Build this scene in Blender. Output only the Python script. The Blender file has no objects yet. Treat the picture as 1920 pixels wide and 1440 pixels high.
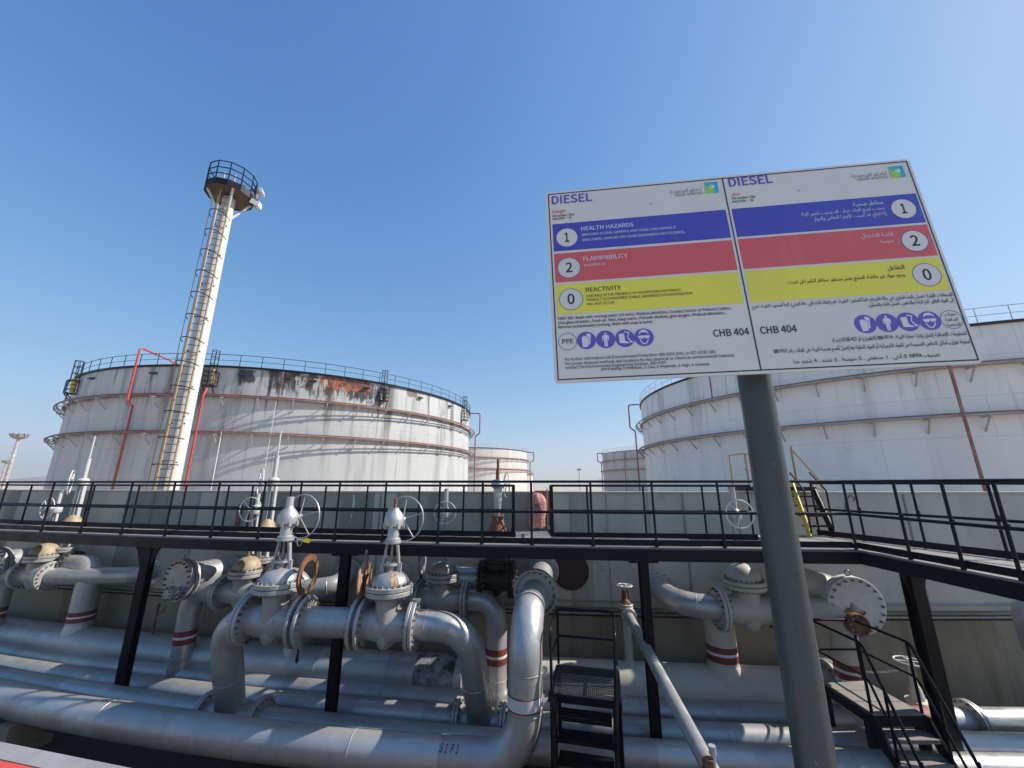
import bpy, math, random
from mathutils import Vector as V, Matrix
random.seed(7)
R = math.radians
sc = bpy.context.scene
COL = sc.collection
# ------------------------------------------------------------------ camera
F, PITCH = 730.0, R(14.3)
cp, sp = math.cos(PITCH), math.sin(PITCH)
cd = bpy.data.cameras.new('camera'); cam = bpy.data.objects.new('camera', cd); COL.objects.link(cam)
cd.sensor_width = 36.0; cd.lens = F/1920*36; cd.clip_start = .05; cd.clip_end = 6000
cam.rotation_euler = (R(90)+PITCH, 0, 0)          # eye at the origin, the ground lies 4.6 m below it
sc.camera = cam
# ------------------------------------------------------------------ light
SUN_AZ, SUN_EL = R(84), R(40)
w = bpy.data.worlds.new('World'); sc.world = w; w.use_nodes = True
nt = w.node_tree; bg = nt.nodes['Background']
sky = nt.nodes.new('ShaderNodeTexSky'); sky.sky_type = 'NISHITA'; sky.sun_disc = False
sky.sun_elevation = SUN_EL; sky.sun_rotation = SUN_AZ
sky.altitude = 0; sky.air_density = 1.0; sky.dust_density = 0.3; sky.ozone_density = 2.0
SKY_STRENGTH = .15
def grade():                                       # colour grade on the sky: richer blue, a horizon that does not blow out
    N, L = nt.nodes, nt.links
    def mth(op, a, b):
        n = N.new('ShaderNodeMath'); n.operation = op
        for i, x in enumerate((a, b)):
            if isinstance(x, (int, float)): n.inputs[i].default_value = x
            else: L.new(x, n.inputs[i])
        return n.outputs[0]
    bw = N.new('ShaderNodeRGBToBW'); L.new(sky.outputs[0], bw.inputs[0]); se = N.new('ShaderNodeSeparateColor'); L.new(sky.outputs[0], se.inputs[0])
    cb = N.new('ShaderNodeCombineColor')
    for i, a in enumerate((1.80, 2.0, 2.46)):
        c = mth('ADD', bw.outputs[0], mth('MULTIPLY', mth('SUBTRACT', se.outputs[i], bw.outputs[0]), 1.36))
        c = mth('POWER', mth('MAXIMUM', mth('MULTIPLY', c, .15), .001), 1.3)
        L.new(mth('MULTIPLY', mth('DIVIDE', c, mth('ADD', mth('MULTIPLY', c, 2.9), 1.0)), a/SKY_STRENGTH), cb.inputs[i])
    L.new(cb.outputs[0], bg.inputs[0]); bg.inputs[1].default_value = SKY_STRENGTH
grade()
sd = bpy.data.lights.new('sun', 'SUN'); so = bpy.data.objects.new('sun', sd); COL.objects.link(so)
sd.energy = 5.0; sd.angle = R(.5); sd.color = (1, .95, .87)
sdir = V((math.sin(SUN_AZ)*math.cos(SUN_EL), math.cos(SUN_AZ)*math.cos(SUN_EL), math.sin(SUN_EL)))
so.rotation_euler = sdir.to_track_quat('Z', 'Y').to_euler()
sc.view_settings.view_transform = 'Standard'; sc.view_settings.look = 'None'
sc.view_settings.exposure = .42; sc.view_settings.gamma = 1
# ------------------------------------------------------------------ where things stand
GZ = -4.6
def ray(px, py):
    dx = (px-960)/F; dv = (720-py)/F; den = cp-dv*sp
    return dx/den, (sp+dv*cp)/den
def P(px, py, Y=None, Z=None):
    a, b = ray(px, py)
    if Y is None: Y = Z/b
    return V((a*Y, Y, b*Y))
def q(c0, c1, c2): return lambda X: c0+c1*X+c2*X*X
yP1, yC, yB = q(6.708, -.0876, .010), q(7.43, -.128, .0067), q(8.21, -.126, .0052)
yA, yH, yDK, yW = q(8.96, -.115, .0054), q(9.36, -.11, .0054), q(7.66, -.12, .0055), q(10.08, -.10, .0054)
def PF(px, py, fn, off=0):
    a, b = ray(px, py); Y = 8
    for _ in range(40): Y = fn(a*Y)+off
    return V((a*Y, Y, b*Y))
# ------------------------------------------------------------------ mesh builder
class MB:
    def __init__(s): s.v = []; s.f = []; s.dark = []
    def tube(s, path, r, n=16, cap=True, closed=False):
        path = [V(p) for p in path]; m = len(path)
        rs = r if isinstance(r, (list, tuple)) else [r]*m
        T = []
        for i in range(m):
            if closed: t = path[(i+1) % m]-path[i-1]
            else: t = path[min(i+1, m-1)]-path[max(i-1, 0)]
            T.append(t.normalized() if t.length > 1e-9 else V((0, 0, 1)))
        u = T[0].orthogonal().normalized(); b0 = len(s.v)
        for i in range(m):
            u = u-T[i]*u.dot(T[i])
            u = u.normalized() if u.length > 1e-6 else T[i].orthogonal().normalized()
            w_ = T[i].cross(u)
            for k in range(n):
                a = 2*math.pi*k/n
                s.v.append(path[i]+(u*math.cos(a)+w_*math.sin(a))*rs[i])
        for i in range(m if closed else m-1):
            j = (i+1) % m
            for k in range(n):
                l = (k+1) % n
                s.f.append((b0+i*n+k, b0+i*n+l, b0+j*n+l, b0+j*n+k))
        if cap and not closed:
            s.f.append(tuple(b0+k for k in reversed(range(n))))
            s.f.append(tuple(b0+(m-1)*n+k for k in range(n)))
        return s
    def hexa(s, c):                                   # eight corners, bottom ring then top ring
        b = len(s.v); s.v += [V(p) for p in c]
        for f in ((3, 2, 1, 0), (4, 5, 6, 7), (0, 1, 5, 4), (1, 2, 6, 5), (2, 3, 7, 6), (3, 0, 4, 7)):
            s.f.append(tuple(b+i for i in f))
        return s
    def box(s, c, d, ux=(1, 0, 0), uy=(0, 1, 0)):
        c = V(c); ux = V(ux).normalized()*d[0]/2; uy = V(uy).normalized()*d[1]/2
        uz = ux.cross(uy).normalized()*d[2]/2
        return s.hexa([c-ux-uy-uz, c+ux-uy-uz, c+ux+uy-uz, c-ux+uy-uz, c-ux-uy+uz, c+ux-uy+uz, c+ux+uy+uz, c-ux+uy+uz])
    def bar(s, a, b, wd, h, up=(0, 0, 1)):            # wd across, h along up
        a, b, up = V(a), V(b), V(up); t = (b-a).normalized()
        x = t.cross(up)
        if x.length < 1e-6: x = t.orthogonal()
        x.normalize(); z = x.cross(t).normalized(); x = x*wd/2; z = z*h/2
        return s.hexa([a-x-z, b-x-z, b+x-z, a+x-z, a-x+z, b-x+z, b+x+z, a+x+z])
    def lathe(s, prof, o, ax=(0, 0, 1), n=24, sx=1.0, ux=None):   # prof: (radius, height); sx squeezes along ux
        o, ax = V(o), V(ax).normalized()
        u = V(ux) if ux is not None else ax.orthogonal()
        u = (u-ax*u.dot(ax)).normalized(); w_ = ax.cross(u); b = len(s.v); m = len(prof)
        for r, h in prof:
            for k in range(n):
                a = 2*math.pi*k/n
                s.v.append(o+ax*h+u*(r*math.cos(a)*sx)+w_*(r*math.sin(a)))
        for i in range(m-1):
            for k in range(n):
                l = (k+1) % n
                s.f.append((b+i*n+k, b+i*n+l, b+(i+1)*n+l, b+(i+1)*n+k))
        s.f.append(tuple(b+k for k in reversed(range(n)))); s.f.append(tuple(b+(m-1)*n+k for k in range(n)))
        return s
    def disc(s, c, ax, r, t, n=32, bev=.006):
        bev = min(bev, t*.3)
        return s.lathe([(r-bev, -t/2), (r, -t/2+bev), (r, t/2-bev), (r-bev, t/2)], c, ax, n)
    def annulus(s, c, ax, ro, ri, t, n=32):
        c, ax = V(c), V(ax).normalized(); u = ax.orthogonal().normalized(); w_ = ax.cross(u); b = len(s.v)
        for r, h in ((ri, -t/2), (ro, -t/2), (ro, t/2), (ri, t/2)):
            for k in range(n):
                a = 2*math.pi*k/n; s.v.append(c+ax*h+(u*math.cos(a)+w_*math.sin(a))*r)
        for i in range(4):
            j = (i+1) % 4
            for k in range(n):
                l = (k+1) % n; s.f.append((b+i*n+k, b+i*n+l, b+j*n+l, b+j*n+k))
        return s
    def ring(s, c, ax, Rr, r, n=40, m=8, a0=0, a1=360, u=None):
        c, ax = V(c), V(ax).normalized(); u = V(u) if u is not None else ax.orthogonal()
        u = (u-ax*u.dot(ax)).normalized(); w_ = ax.cross(u); full = a1-a0 >= 360
        pts = [c+(u*math.cos(R(a0+(a1-a0)*i/n))+w_*math.sin(R(a0+(a1-a0)*i/n)))*Rr for i in range(n if full else n+1)]
        return s.tube(pts, r, m, closed=full)
    def prism(s, poly, o, ux, uy, t):                 # polygon in the plane ux,uy; thickness t along ux x uy
        o, ux, uy = V(o), V(ux).normalized(), V(uy).normalized(); nz = ux.cross(uy)*t; b = len(s.v); n = len(poly)
        for x, y in poly: s.v.append(o+ux*x+uy*y)
        for x, y in poly: s.v.append(o+ux*x+uy*y+nz)
        s.f.append(tuple(b+i for i in reversed(range(n)))); s.f.append(tuple(b+n+i for i in range(n)))
        for i in range(n):
            j = (i+1) % n; s.f.append((b+i, b+j, b+n+j, b+n+i))
        return s
    def bolts(s, c, ax, r, n, br, h, both=True, t=.06):
        f0 = len(s.f); c, ax = V(c), V(ax).normalized(); u = ax.orthogonal().normalized(); w_ = ax.cross(u)
        for k in range(n):
            a = 2*math.pi*(k+.5)/n; p = c+(u*math.cos(a)+w_*math.sin(a))*r
            for sg in ((-1, 1) if both else (1,)):
                e = h*random.uniform(.75, 1.2)
                s.tube([p+ax*sg*t, p+ax*sg*(t+e*.6)], br, 6)
                s.tube([p+ax*sg*(t+e*.6), p+ax*sg*(t+e)], br*.55, 6)
        s.dark.append((f0, len(s.f))); return s
    def flange(s, c, ax, r, n=20, gap=.012, t=.055, nb=None):     # two mated discs and their studs
        c, ax = V(c), V(ax).normalized()
        s.disc(c-ax*(gap/2+t/2), ax, r, t, 36); s.disc(c+ax*(gap/2+t/2), ax, r, t, 36)
        s.bolts(c, ax, r*.86, n, r*.052+.004, r*.09+.01, True, gap/2+t)
        f0 = len(s.f); s.tube([c-ax*gap, c+ax*gap], r*.80, 24); s.dark.append((f0, len(s.f)))
        return s
    def build(s, name, m, parent=None, smooth=True, local=False):
        me = bpy.data.meshes.new(name)
        me.from_pydata([tuple(p) for p in s.v], [], s.f); me.update()
        import bmesh
        bm = bmesh.new(); bm.from_mesh(me); bmesh.ops.recalc_face_normals(bm, faces=bm.faces); bm.to_mesh(me); bm.free()
        if smooth:
            me.polygons.foreach_set('use_smooth', [True]*len(me.polygons)); me.set_sharp_from_angle(angle=R(38))
        me.materials.append(m)
        if s.dark:
            me.materials.append(MATS['stud_mix'])
            for a, b in s.dark:
                for i in range(a, b): me.polygons[i].material_index = 1
        o = bpy.data.objects.new(name, me); COL.objects.link(o)
        if parent is not None:
            o.parent = parent; o.location = (0, 0, 0) if local else -WL.get(parent.name, V((0, 0, 0)))
        WL[o.name] = V((0, 0, 0))
        return o
WL = {}
def tag(o, label, cat, group=None):
    o['label'] = label; o['category'] = cat
    if group: o['group'] = group
    return o
def thing(name, loc, label, cat, group=None):
    o = bpy.data.objects.new(name, None); COL.objects.link(o); o.location = V(loc); o.empty_display_size = .2
    WL[o.name] = V(loc); return tag(o, label, cat, group)
def struct(o, kind='structure'): o['kind'] = kind; return o
def fillet(pts, rad, n=10):
    pts = [V(p) for p in pts]; out = [pts[0]]
    rr = rad if isinstance(rad, (list, tuple)) else [rad]*(len(pts)-2)
    for i in range(1, len(pts)-1):
        a, b, c = pts[i-1], pts[i], pts[i+1]; d1 = (a-b).normalized(); d2 = (c-b).normalized()
        th = d1.angle(d2); t = rr[i-1]/math.tan(th/2)
        t = min(t, (a-b).length*.98, (c-b).length*.98); r_ = t*math.tan(th/2)
        ctr = b+(d1+d2).normalized()*(r_/math.sin(th/2)); p0 = b+d1*t-ctr; p1 = b+d2*t-ctr
        ang = p0.angle(p1)
        for k in range(n+1):
            f_ = k/n; out.append(ctr+(p0*math.sin((1-f_)*ang)+p1*math.sin(f_*ang))/math.sin(ang))
    out.append(pts[-1]); return out
def weld(mb, c, ax, r): mb.ring(c, ax, r, .007, 32, 6)
# ------------------------------------------------------------------ materials
MATS = {}
def mat(name, col, rough=.5, metal=0.0, var=(), bump=None, rvar=0.0, spec=None, coords='Object', dust=0.0):
    """var: (scale xyz, other colour, from, to, amount, detail) - patches of another colour where a noise passes from..to"""
    m = bpy.data.materials.new(name); m.use_nodes = True; t = m.node_tree; N = t.nodes; L = t.links
    b = N['Principled BSDF']; b.inputs['Roughness'].default_value = rough; b.inputs['Metallic'].default_value = metal
    if spec is not None: b.inputs['Specular IOR Level'].default_value = spec
    tc = N.new('ShaderNodeTexCoord'); vec = tc.outputs[coords]
    out = None; base = N.new('ShaderNodeRGB'); base.outputs[0].default_value = (*col, 1); out = base.outputs[0]
    for i, (scl, c2, lo, hi, amt, det) in enumerate(var):
        mp = N.new('ShaderNodeMapping'); mp.inputs['Scale'].default_value = scl if isinstance(scl, tuple) else (scl,)*3
        mp.inputs['Location'].default_value = (i*3.7, i*1.9, i*5.1); L.new(vec, mp.inputs[0])
        nz = N.new('ShaderNodeTexNoise'); nz.inputs['Scale'].default_value = 1; nz.inputs['Detail'].default_value = det
        nz.inputs['Roughness'].default_value = .62; L.new(mp.outputs[0], nz.inputs['Vector'])
        mr = N.new('ShaderNodeMapRange'); mr.inputs[1].default_value = lo; mr.inputs[2].default_value = hi
        mr.inputs[3].default_value = 0; mr.inputs[4].default_value = amt; L.new(nz.outputs[0], mr.inputs[0])
        mx = N.new('ShaderNodeMix'); mx.data_type = 'RGBA'; L.new(mr.outputs[0], mx.inputs[0])
        L.new(out, mx.inputs[6]); mx.inputs[7].default_value = (*c2, 1); out = mx.outputs[2]
    if dust:                                       # sand that has settled on what faces up
        ge = N.new('ShaderNodeNewGeometry'); sz = N.new('ShaderNodeSeparateXYZ'); L.new(ge.outputs['Normal'], sz.inputs[0])
        m1 = N.new('ShaderNodeMapRange'); m1.inputs[1].default_value = .55; m1.inputs[2].default_value = 1.0; L.new(sz.outputs[2], m1.inputs[0])
        nz = N.new('ShaderNodeTexNoise'); nz.inputs['Scale'].default_value = 2.6; nz.inputs['Detail'].default_value = 8; nz.inputs['Roughness'].default_value = .7; L.new(vec, nz.inputs['Vector'])
        m2 = N.new('ShaderNodeMapRange'); m2.inputs[1].default_value = .38; m2.inputs[2].default_value = .62; m2.inputs[4].default_value = dust; L.new(nz.outputs[0], m2.inputs[0])
        mu = N.new('ShaderNodeMath'); mu.operation = 'MULTIPLY'; L.new(m1.outputs[0], mu.inputs[0]); L.new(m2.outputs[0], mu.inputs[1])
        mx = N.new('ShaderNodeMix'); mx.data_type = 'RGBA'; L.new(mu.outputs[0], mx.inputs[0]); L.new(out, mx.inputs[6]); mx.inputs[7].default_value = (.44, .385, .30, 1); out = mx.outputs[2]
    L.new(out, b.inputs['Base Color'])
    if rvar:
        nz = N.new('ShaderNodeTexNoise'); nz.inputs['Scale'].default_value = 5; nz.inputs['Detail'].default_value = 6; L.new(vec, nz.inputs['Vector'])
        mr = N.new('ShaderNodeMapRange'); mr.inputs[3].default_value = rough-rvar; mr.inputs[4].default_value = rough+rvar
        mr.inputs[1].default_value = .3; mr.inputs[2].default_value = .7
        L.new(nz.outputs[0], mr.inputs[0]); L.new(mr.outputs[0], b.inputs['Roughness'])
    if bump:
        nz = N.new('ShaderNodeTexNoise'); nz.inputs['Scale'].default_value = bump[0]; nz.inputs['Detail'].default_value = 8; L.new(vec, nz.inputs['Vector'])
        bp = N.new('ShaderNodeBump'); bp.inputs['Strength'].default_value = bump[1]; bp.inputs['Distance'].default_value = bump[2] if len(bump) > 2 else .01
        L.new(nz.outputs[0], bp.inputs['Height']); L.new(bp.outputs[0], b.inputs['Normal'])
    MATS[name] = m; return m
silver = mat('silver_paint', (.45, .45, .445), .46, .52,
             [(1.1, (.31, .315, .32), .42, .72, .85, 6), ((9, 9, 1.2), (.27, .25, .22), .56, .74, .6, 7), (7, (.36, .34, .31), .52, .66, .6, 8), (16, (.15, .12, .095), .64, .74, .7, 9), (.7, (.52, .51, .48), .48, .66, .6, 5), (60, (.55, .55, .55), .60, .70, .5, 3)],
             (34, .22, .006), .12, dust=.5)
silver_valve = mat('valve_paint', (.44, .43, .415), .48, .40,
             [(2.0, (.34, .335, .32), .42, .72, .85, 6), (8, (.22, .165, .11), .60, .74, .85, 9), ((18, 18, 2.5), (.18, .14, .10), .62, .75, .7, 7), (40, (.52, .50, .46), .55, .75, .5, 5)], (45, .35, .007), .12, dust=.45)
cream = mat('weathered_cream_paint', (.50, .47, .40), .55, .1,
             [(1.6, (.40, .38, .33), .45, .75, .7, 6), (8, (.22, .13, .08), .66, .82, .8, 9)], (30, .2, .006), .1)
tan = mat('dusty_tan_dome_paint', (.33, .25, .16), .6, .1, [(5, (.46, .38, .27), .42, .68, .9, 6), (14, (.16, .09, .05), .6, .8, .7, 8)], (40, .25, .005))
rust = mat('brown_rust', (.17, .075, .035), .8, .1, [(5, (.28, .13, .06), .4, .7, .9, 7), (18, (.06, .03, .02), .5, .75, .8, 8)], (60, .4, .004))
rust_drip = mat('rust_streak', (.30, .14, .06), .7, 0, [((20, 20, 3), (.42, .36, .30), .48, .62, .9, 5)], (60, .3, .004))
mat('stud_mix', (.22, .215, .21), .55, .4, [(3.1, (.10, .065, .045), .45, .62, .9, 5), (2.2, (.38, .38, .38), .5, .65, .8, 4), (50, (.05, .04, .03), .55, .7, .7, 4)])
stud = mat('dull_stud_steel', (.30, .29, .28), .5, .5, [(30, (.10, .07, .05), .5, .7, .8, 4)])
black = mat('black_paint', (.004, .005, .010), .45, 0, [(9, (.022, .021, .021), .60, .76, .8, 8), (40, (.14, .13, .12), .72, .79, .7, 6)], (50, .15, .003), .12, spec=.2)
blackold = mat('black_valve_paint', (.012, .011, .010), .55, .1, [(8, (.035, .028, .02), .5, .75, .8, 7)], (40, .3, .005))
redpaint = mat('dark_red_paint', (.20, .035, .035), .5, 0, [(12, (.34, .30, .29), .60, .72, .8, 7), (6, (.13, .025, .028), .45, .7, .7, 5)])
stemgrey = mat('pale_grey_stem_paint', (.50, .50, .49), .5, .1, [(9, (.36, .34, .31), .5, .75, .7, 7)])
whitepaint = mat('white_paint', (.66, .65, .62), .5, 0, [(9, (.50, .48, .45), .5, .75, .7, 7)])
firered = mat('fire_pipe_red', (.46, .055, .04), .5, 0, [(1.2, (.40, .07, .05), .45, .7, .8, 6)])
oldred = mat('faded_red_paint', (.25, .075, .06), .6, 0, [(1.5, (.36, .20, .17), .45, .7, .8, 6)])
darkred_disc = mat('maroon_plate', (.028, .010, .010), .6, 0, [(6, (.05, .02, .018), .45, .7, .8, 6)], (40, .2, .004))
yellow = mat('yellow_paint', (.75, .50, .02), .5, 0, [(8, (.5, .33, .04), .5, .75, .7, 7)])
ochre = mat('ochre_paint', (.36, .25, .125), .55, 0, [(6, (.36, .22, .08), .5, .75, .7, 7)])
deckm = mat('dusty_deck_plate', (.25, .225, .20), .8, 0, [(2, (.17, .15, .135), .42, .7, .9, 7), (14, (.12, .09, .07), .6, .75, .7, 8)], (60, .3, .004))
dtread = mat('dark_tread_plate', (.05, .05, .054), .7, 0, [(3, (.085, .08, .075), .45, .7, .8, 7)], (60, .3, .004))
grating = mat('galvanised_grating', (.48, .47, .44), .6, .3, [(3, (.35, .33, .30), .45, .7, .8, 6)])
galv = mat('galvanised_steel', (.50, .50, .51), .45, .5, [(4, (.36, .36, .37), .45, .7, .8, 6)])
pit_brown = mat('dark_brown_floor', (.045, .035, .026), .95, 0, [(1.2, (.07, .055, .042), .45, .7, .9, 7), (9, (.04, .032, .024), .5, .7, .8, 8)], (14, .8, .05))
sand = mat('desert_sand', (.50, .42, .32), .95, 0, [(.05, (.30, .25, .19), .4, .7, .9, 6), (1.2, (.40, .34, .27), .5, .7, .6, 7)], (4, .5, .05))
asphalt = mat('dusty_concrete_road', (.52, .46, .38), .9, 0, [(3, (.45, .40, .33), .4, .7, .8, 7)], (60, .5, .01))
kerbm = mat('kerb_concrete', (.27, .26, .27), .85, 0, [(5, (.20, .19, .19), .4, .7, .8, 7)], (50, .3, .005))
kerbred = mat('kerb_red_paint', (.62, .07, .045), .55, 0, [(7, (.45, .07, .05), .45, .7, .8, 6)])
postgrey = mat('blue_grey_pole_paint', (.034, .046, .054), .40, 0, [(3, (.026, .036, .043), .4, .7, .8, 6), ((9, 9, 1.6), (.075, .09, .098), .60, .72, .6, 7), (5, (.014, .016, .018), .70, .74, .8, 5), (30, (.2, .21, .21), .68, .76, .7, 6)], (90, .12, .002), .08)
hillm = mat('hazy_rock', (.22, .19, .18), 1, 0, [(.02, (.28, .25, .23), .4, .7, .8, 7)])
glassl = mat('lamp_glass', (.75, .77, .8), .15, 0)
darkbox = mat('dark_lamp_housing', (.03, .03, .035), .5, 0)
basket_under = mat('rusty_platform_underside', (.10, .065, .042), .8, 0, [(2, (.08, .055, .04), .4, .7, .9, 6)])
mastwhite = mat('white_mast_paint', (.56, .56, .56), .5, 0, [((1, 1, .25), (.50, .48, .44), .45, .7, .8, 6)])
# concrete wall: cast panels of slightly different tone, streaks from the top, patches
def concrete_mat(name, k=1.0):
    m = mat(name, (.375, .35, .285), .9, 0,
            [((.62, .62, .01), (.23, .218, .18), .485, .515, .85, 0), ((.9, .9, .12), (.44, .41, .335), .5, .72, .7, 6), (1.1, (.30, .28, .21), .5, .75, .8, 7),
             ((5, 5, .35), (.20, .165, .12), .60, .78, .7, 5), (2.2, (.19, .185, .17), .66, .71, .55, 4), (13, (.13, .125, .11), .70, .78, .8, 7)], (26, .35, .008))
    return m
concrete = concrete_mat('dike_concrete'); concrete_light = mat('lighter_dike_concrete', (.50, .465, .385), .9, 0, [((.8, .8, .1), (.41, .38, .31), .45, .65, .8, 5), ((4, 4, .35), (.30, .26, .20), .58, .76, .6, 5), (1.6, (.30, .28, .22), .62, .67, .6, 5), (13, (.16, .155, .14), .70, .78, .8, 7)], (26, .35, .008))
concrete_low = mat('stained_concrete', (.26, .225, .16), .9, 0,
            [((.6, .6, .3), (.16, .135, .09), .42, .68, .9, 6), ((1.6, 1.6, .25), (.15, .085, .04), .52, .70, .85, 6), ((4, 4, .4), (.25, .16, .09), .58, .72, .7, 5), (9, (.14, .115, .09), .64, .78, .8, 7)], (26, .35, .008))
coping = mat('pale_coping_concrete', (.42, .40, .36), .9, 0, [(3, (.34, .32, .28), .4, .7, .8, 7)], (40, .3, .005))

girder_l = mat('rusty_girder_paint', (.20, .115, .09), .7, 0, [(1.2, (.30, .24, .21), .45, .65, .8, 6)])
girder_r = mat('brown_grey_girder_paint', (.36, .31, .28), .7, 0, [(1.2, (.26, .18, .15), .50, .68, .8, 6)])
def tank_mat(name, col, dirt, burn=None, Rr=22.0, top=14.1, amt=.8):
    m = bpy.data.materials.new(name); m.use_nodes = True; t = m.node_tree; N = t.nodes; L = t.links
    b = N['Principled BSDF']; b.inputs['Roughness'].default_value = .55
    tc = N.new('ShaderNodeTexCoord'); sx = N.new('ShaderNodeSeparateXYZ'); L.new(tc.outputs['Object'], sx.inputs[0])
    def M(op, a, c=None, d=None):
        n = N.new('ShaderNodeMath'); n.operation = op
        for i, x in enumerate((a, c, d)):
            if x is None: continue
            if isinstance(x, (int, float)): n.inputs[i].default_value = x
            else: L.new(x, n.inputs[i])
        return n.outputs[0]
    phi = M('ARCTAN2', sx.outputs[1], sx.outputs[0]); arc = M('MULTIPLY', phi, Rr); z = sx.outputs[2]
    def noise(ax, az, det=5, off=0.0, rough=.6):
        c = N.new('ShaderNodeCombineXYZ'); L.new(M('MULTIPLY_ADD', arc, ax, off), c.inputs[0]); L.new(M('MULTIPLY', z, az), c.inputs[1])
        n = N.new('ShaderNodeTexNoise'); n.inputs['Scale'].default_value = 1; n.inputs['Detail'].default_value = det; n.inputs['Roughness'].default_value = rough
        L.new(c.outputs[0], n.inputs['Vector']); return n.outputs[0]
    def ramp(x, lo, hi, o0=0.0, o1=1.0):
        n = N.new('ShaderNodeMapRange'); n.clamp = True; n.interpolation_type = 'SMOOTHSTEP'
        for i, k in enumerate((x, lo, hi, o0, o1)):
            if isinstance(k, (int, float)): n.inputs[i].default_value = k
            else: L.new(k, n.inputs[i])
        return n.outputs[0]
    def mix(f, a, c):
        n = N.new('ShaderNodeMix'); n.data_type = 'RGBA'
        if isinstance(f, (int, float)): n.inputs[0].default_value = f
        else: L.new(f, n.inputs[0])
        for i, x in ((6, a), (7, c)):
            if isinstance(x, tuple): n.inputs[i].default_value = (*x, 1)
            else: L.new(x, n.inputs[i])
        return n.outputs[2]
    c = mix(ramp(noise(.35, .10, 3), .4, .65, 0, .6), col, tuple(k*.86 for k in col))
    # broad vertical weathering streaks, stronger near the rim
    rim = ramp(z, top-7.5, top, .35, 1.0)
    c = mix(M('MULTIPLY', ramp(noise(.55, .045, 5, 3.1), .50, .70, 0, amt*.8), rim), c, dirt)
    c = mix(M('MULTIPLY', ramp(noise(2.4, .10, 5, 9.7), .55, .72, 0, amt*.7), rim), c, tuple(k*.8 for k in dirt))
    c = mix(ramp(noise(.5, .5, 8, 21.0), .60, .78, 0, .35), c, tuple(k*.7 for k in dirt))
    # plate courses: each ring of plates its own tone, thin seam lines
    fr = M('FRACT', M('DIVIDE', z, 2.42)); seam = M('LESS_THAN', fr, .014)
    cid = N.new('ShaderNodeTexWhiteNoise'); cid.noise_dimensions = '1D'; L.new(M('FLOOR', M('DIVIDE', z, 2.42)), cid.inputs[1])
    c = mix(M('MULTIPLY', cid.outputs[0], .16), c, tuple(k*.75 for k in col))
    row = M('FLOOR', M('DIVIDE', z, 2.42)); fa = M('FRACT', M('ADD', M('DIVIDE', arc, 8.5), M('MULTIPLY', row, .37))); vs = M('LESS_THAN', fa, .004)
    c = mix(M('MULTIPLY', M('MAXIMUM', seam, vs), .35), c, (.22, .21, .2))
    if burn is not None:
        for (phi0, wd, dp, colr, lo, hi, fx, fz, op, z0) in burn:
            u = M('ABSOLUTE', M('MULTIPLY', M('SUBTRACT', phi, phi0), Rr)); v = M('SUBTRACT', top-z0, z)
            inside = M('MULTIPLY', ramp(u, wd*.55, wd, 1, 0), M('MULTIPLY', ramp(v, dp*.35, dp, 1, 0), ramp(v, -.08, 0, 0, 1)))
            nz = M('MULTIPLY_ADD', noise(fx, fz, 9, phi0*7, .68), 2.0, -.5)
            c = mix(M('MULTIPLY', ramp(M('ADD', nz, M('MULTIPLY', inside, .52)), lo, hi), M('MULTIPLY', ramp(inside, .0, .12), op)), c, colr)
    L.new(c, b.inputs['Base Color'])
    n = N.new('ShaderNodeTexNoise'); n.inputs['Scale'].default_value = .5; n.inputs['Detail'].default_value = 3; L.new(tc.outputs['Object'], n.inputs['Vector'])
    bp = N.new('ShaderNodeBump'); bp.inputs['Strength'].default_value = .25; bp.inputs['Distance'].default_value = .06
    L.new(n.outputs[0], bp.inputs['Height']); L.new(bp.outputs[0], b.inputs['Normal'])
    return m
# ================================================================== SETTING
def ground_sheet():
    m = MB(); b = 3000
    m.v += [V((-b, -b, GZ)), V((b, -b, GZ)), V((b, b, GZ)), V((-b, b, GZ))]; m.f.append((0, 1, 2, 3))
    struct(m.build('ground', sand, None, False))
    m = MB(); xs = [-19+2*i for i in range(20)]; b = 0          # darker brown floor of the pipe pit, up to the wall
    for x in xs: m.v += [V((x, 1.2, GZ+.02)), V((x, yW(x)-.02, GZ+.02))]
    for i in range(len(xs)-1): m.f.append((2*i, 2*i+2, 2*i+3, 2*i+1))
    struct(m.build('pit_floor', pit_brown, None, False))
    m = MB(); m.hexa([(-9, -14, GZ), (9, -14, GZ), (9, .9, GZ), (-9, 3.4, GZ), (-9, -14, -1.65), (9, -14, -1.65), (9, .9, -1.65), (-9, 3.4, -1.65)])
    struct(m.build('road', asphalt, None, False))
ground_sheet()
def hills():
    m = MB(); random.seed(3); n = 40; b = 0
    for i in range(n+1):
        x = -1700+i*26; h = 13+14*math.sin(i*.55)*math.sin(i*.21)+random.uniform(-4, 4) if i < 34 else 13*(40-i)/6
        h = max(h, 1)
        m.v += [V((x, 900, GZ-1)), V((x, 960, GZ+h*.55)), V((x, 1040, GZ+h)), V((x, 1300, GZ-1))]
    for i in range(n):
        for k in range(3): m.f.append((4*i+k, 4*i+4+k, 4*i+5+k, 4*i+1+k))
    struct(m.build('hills', hillm))
hills()
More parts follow.
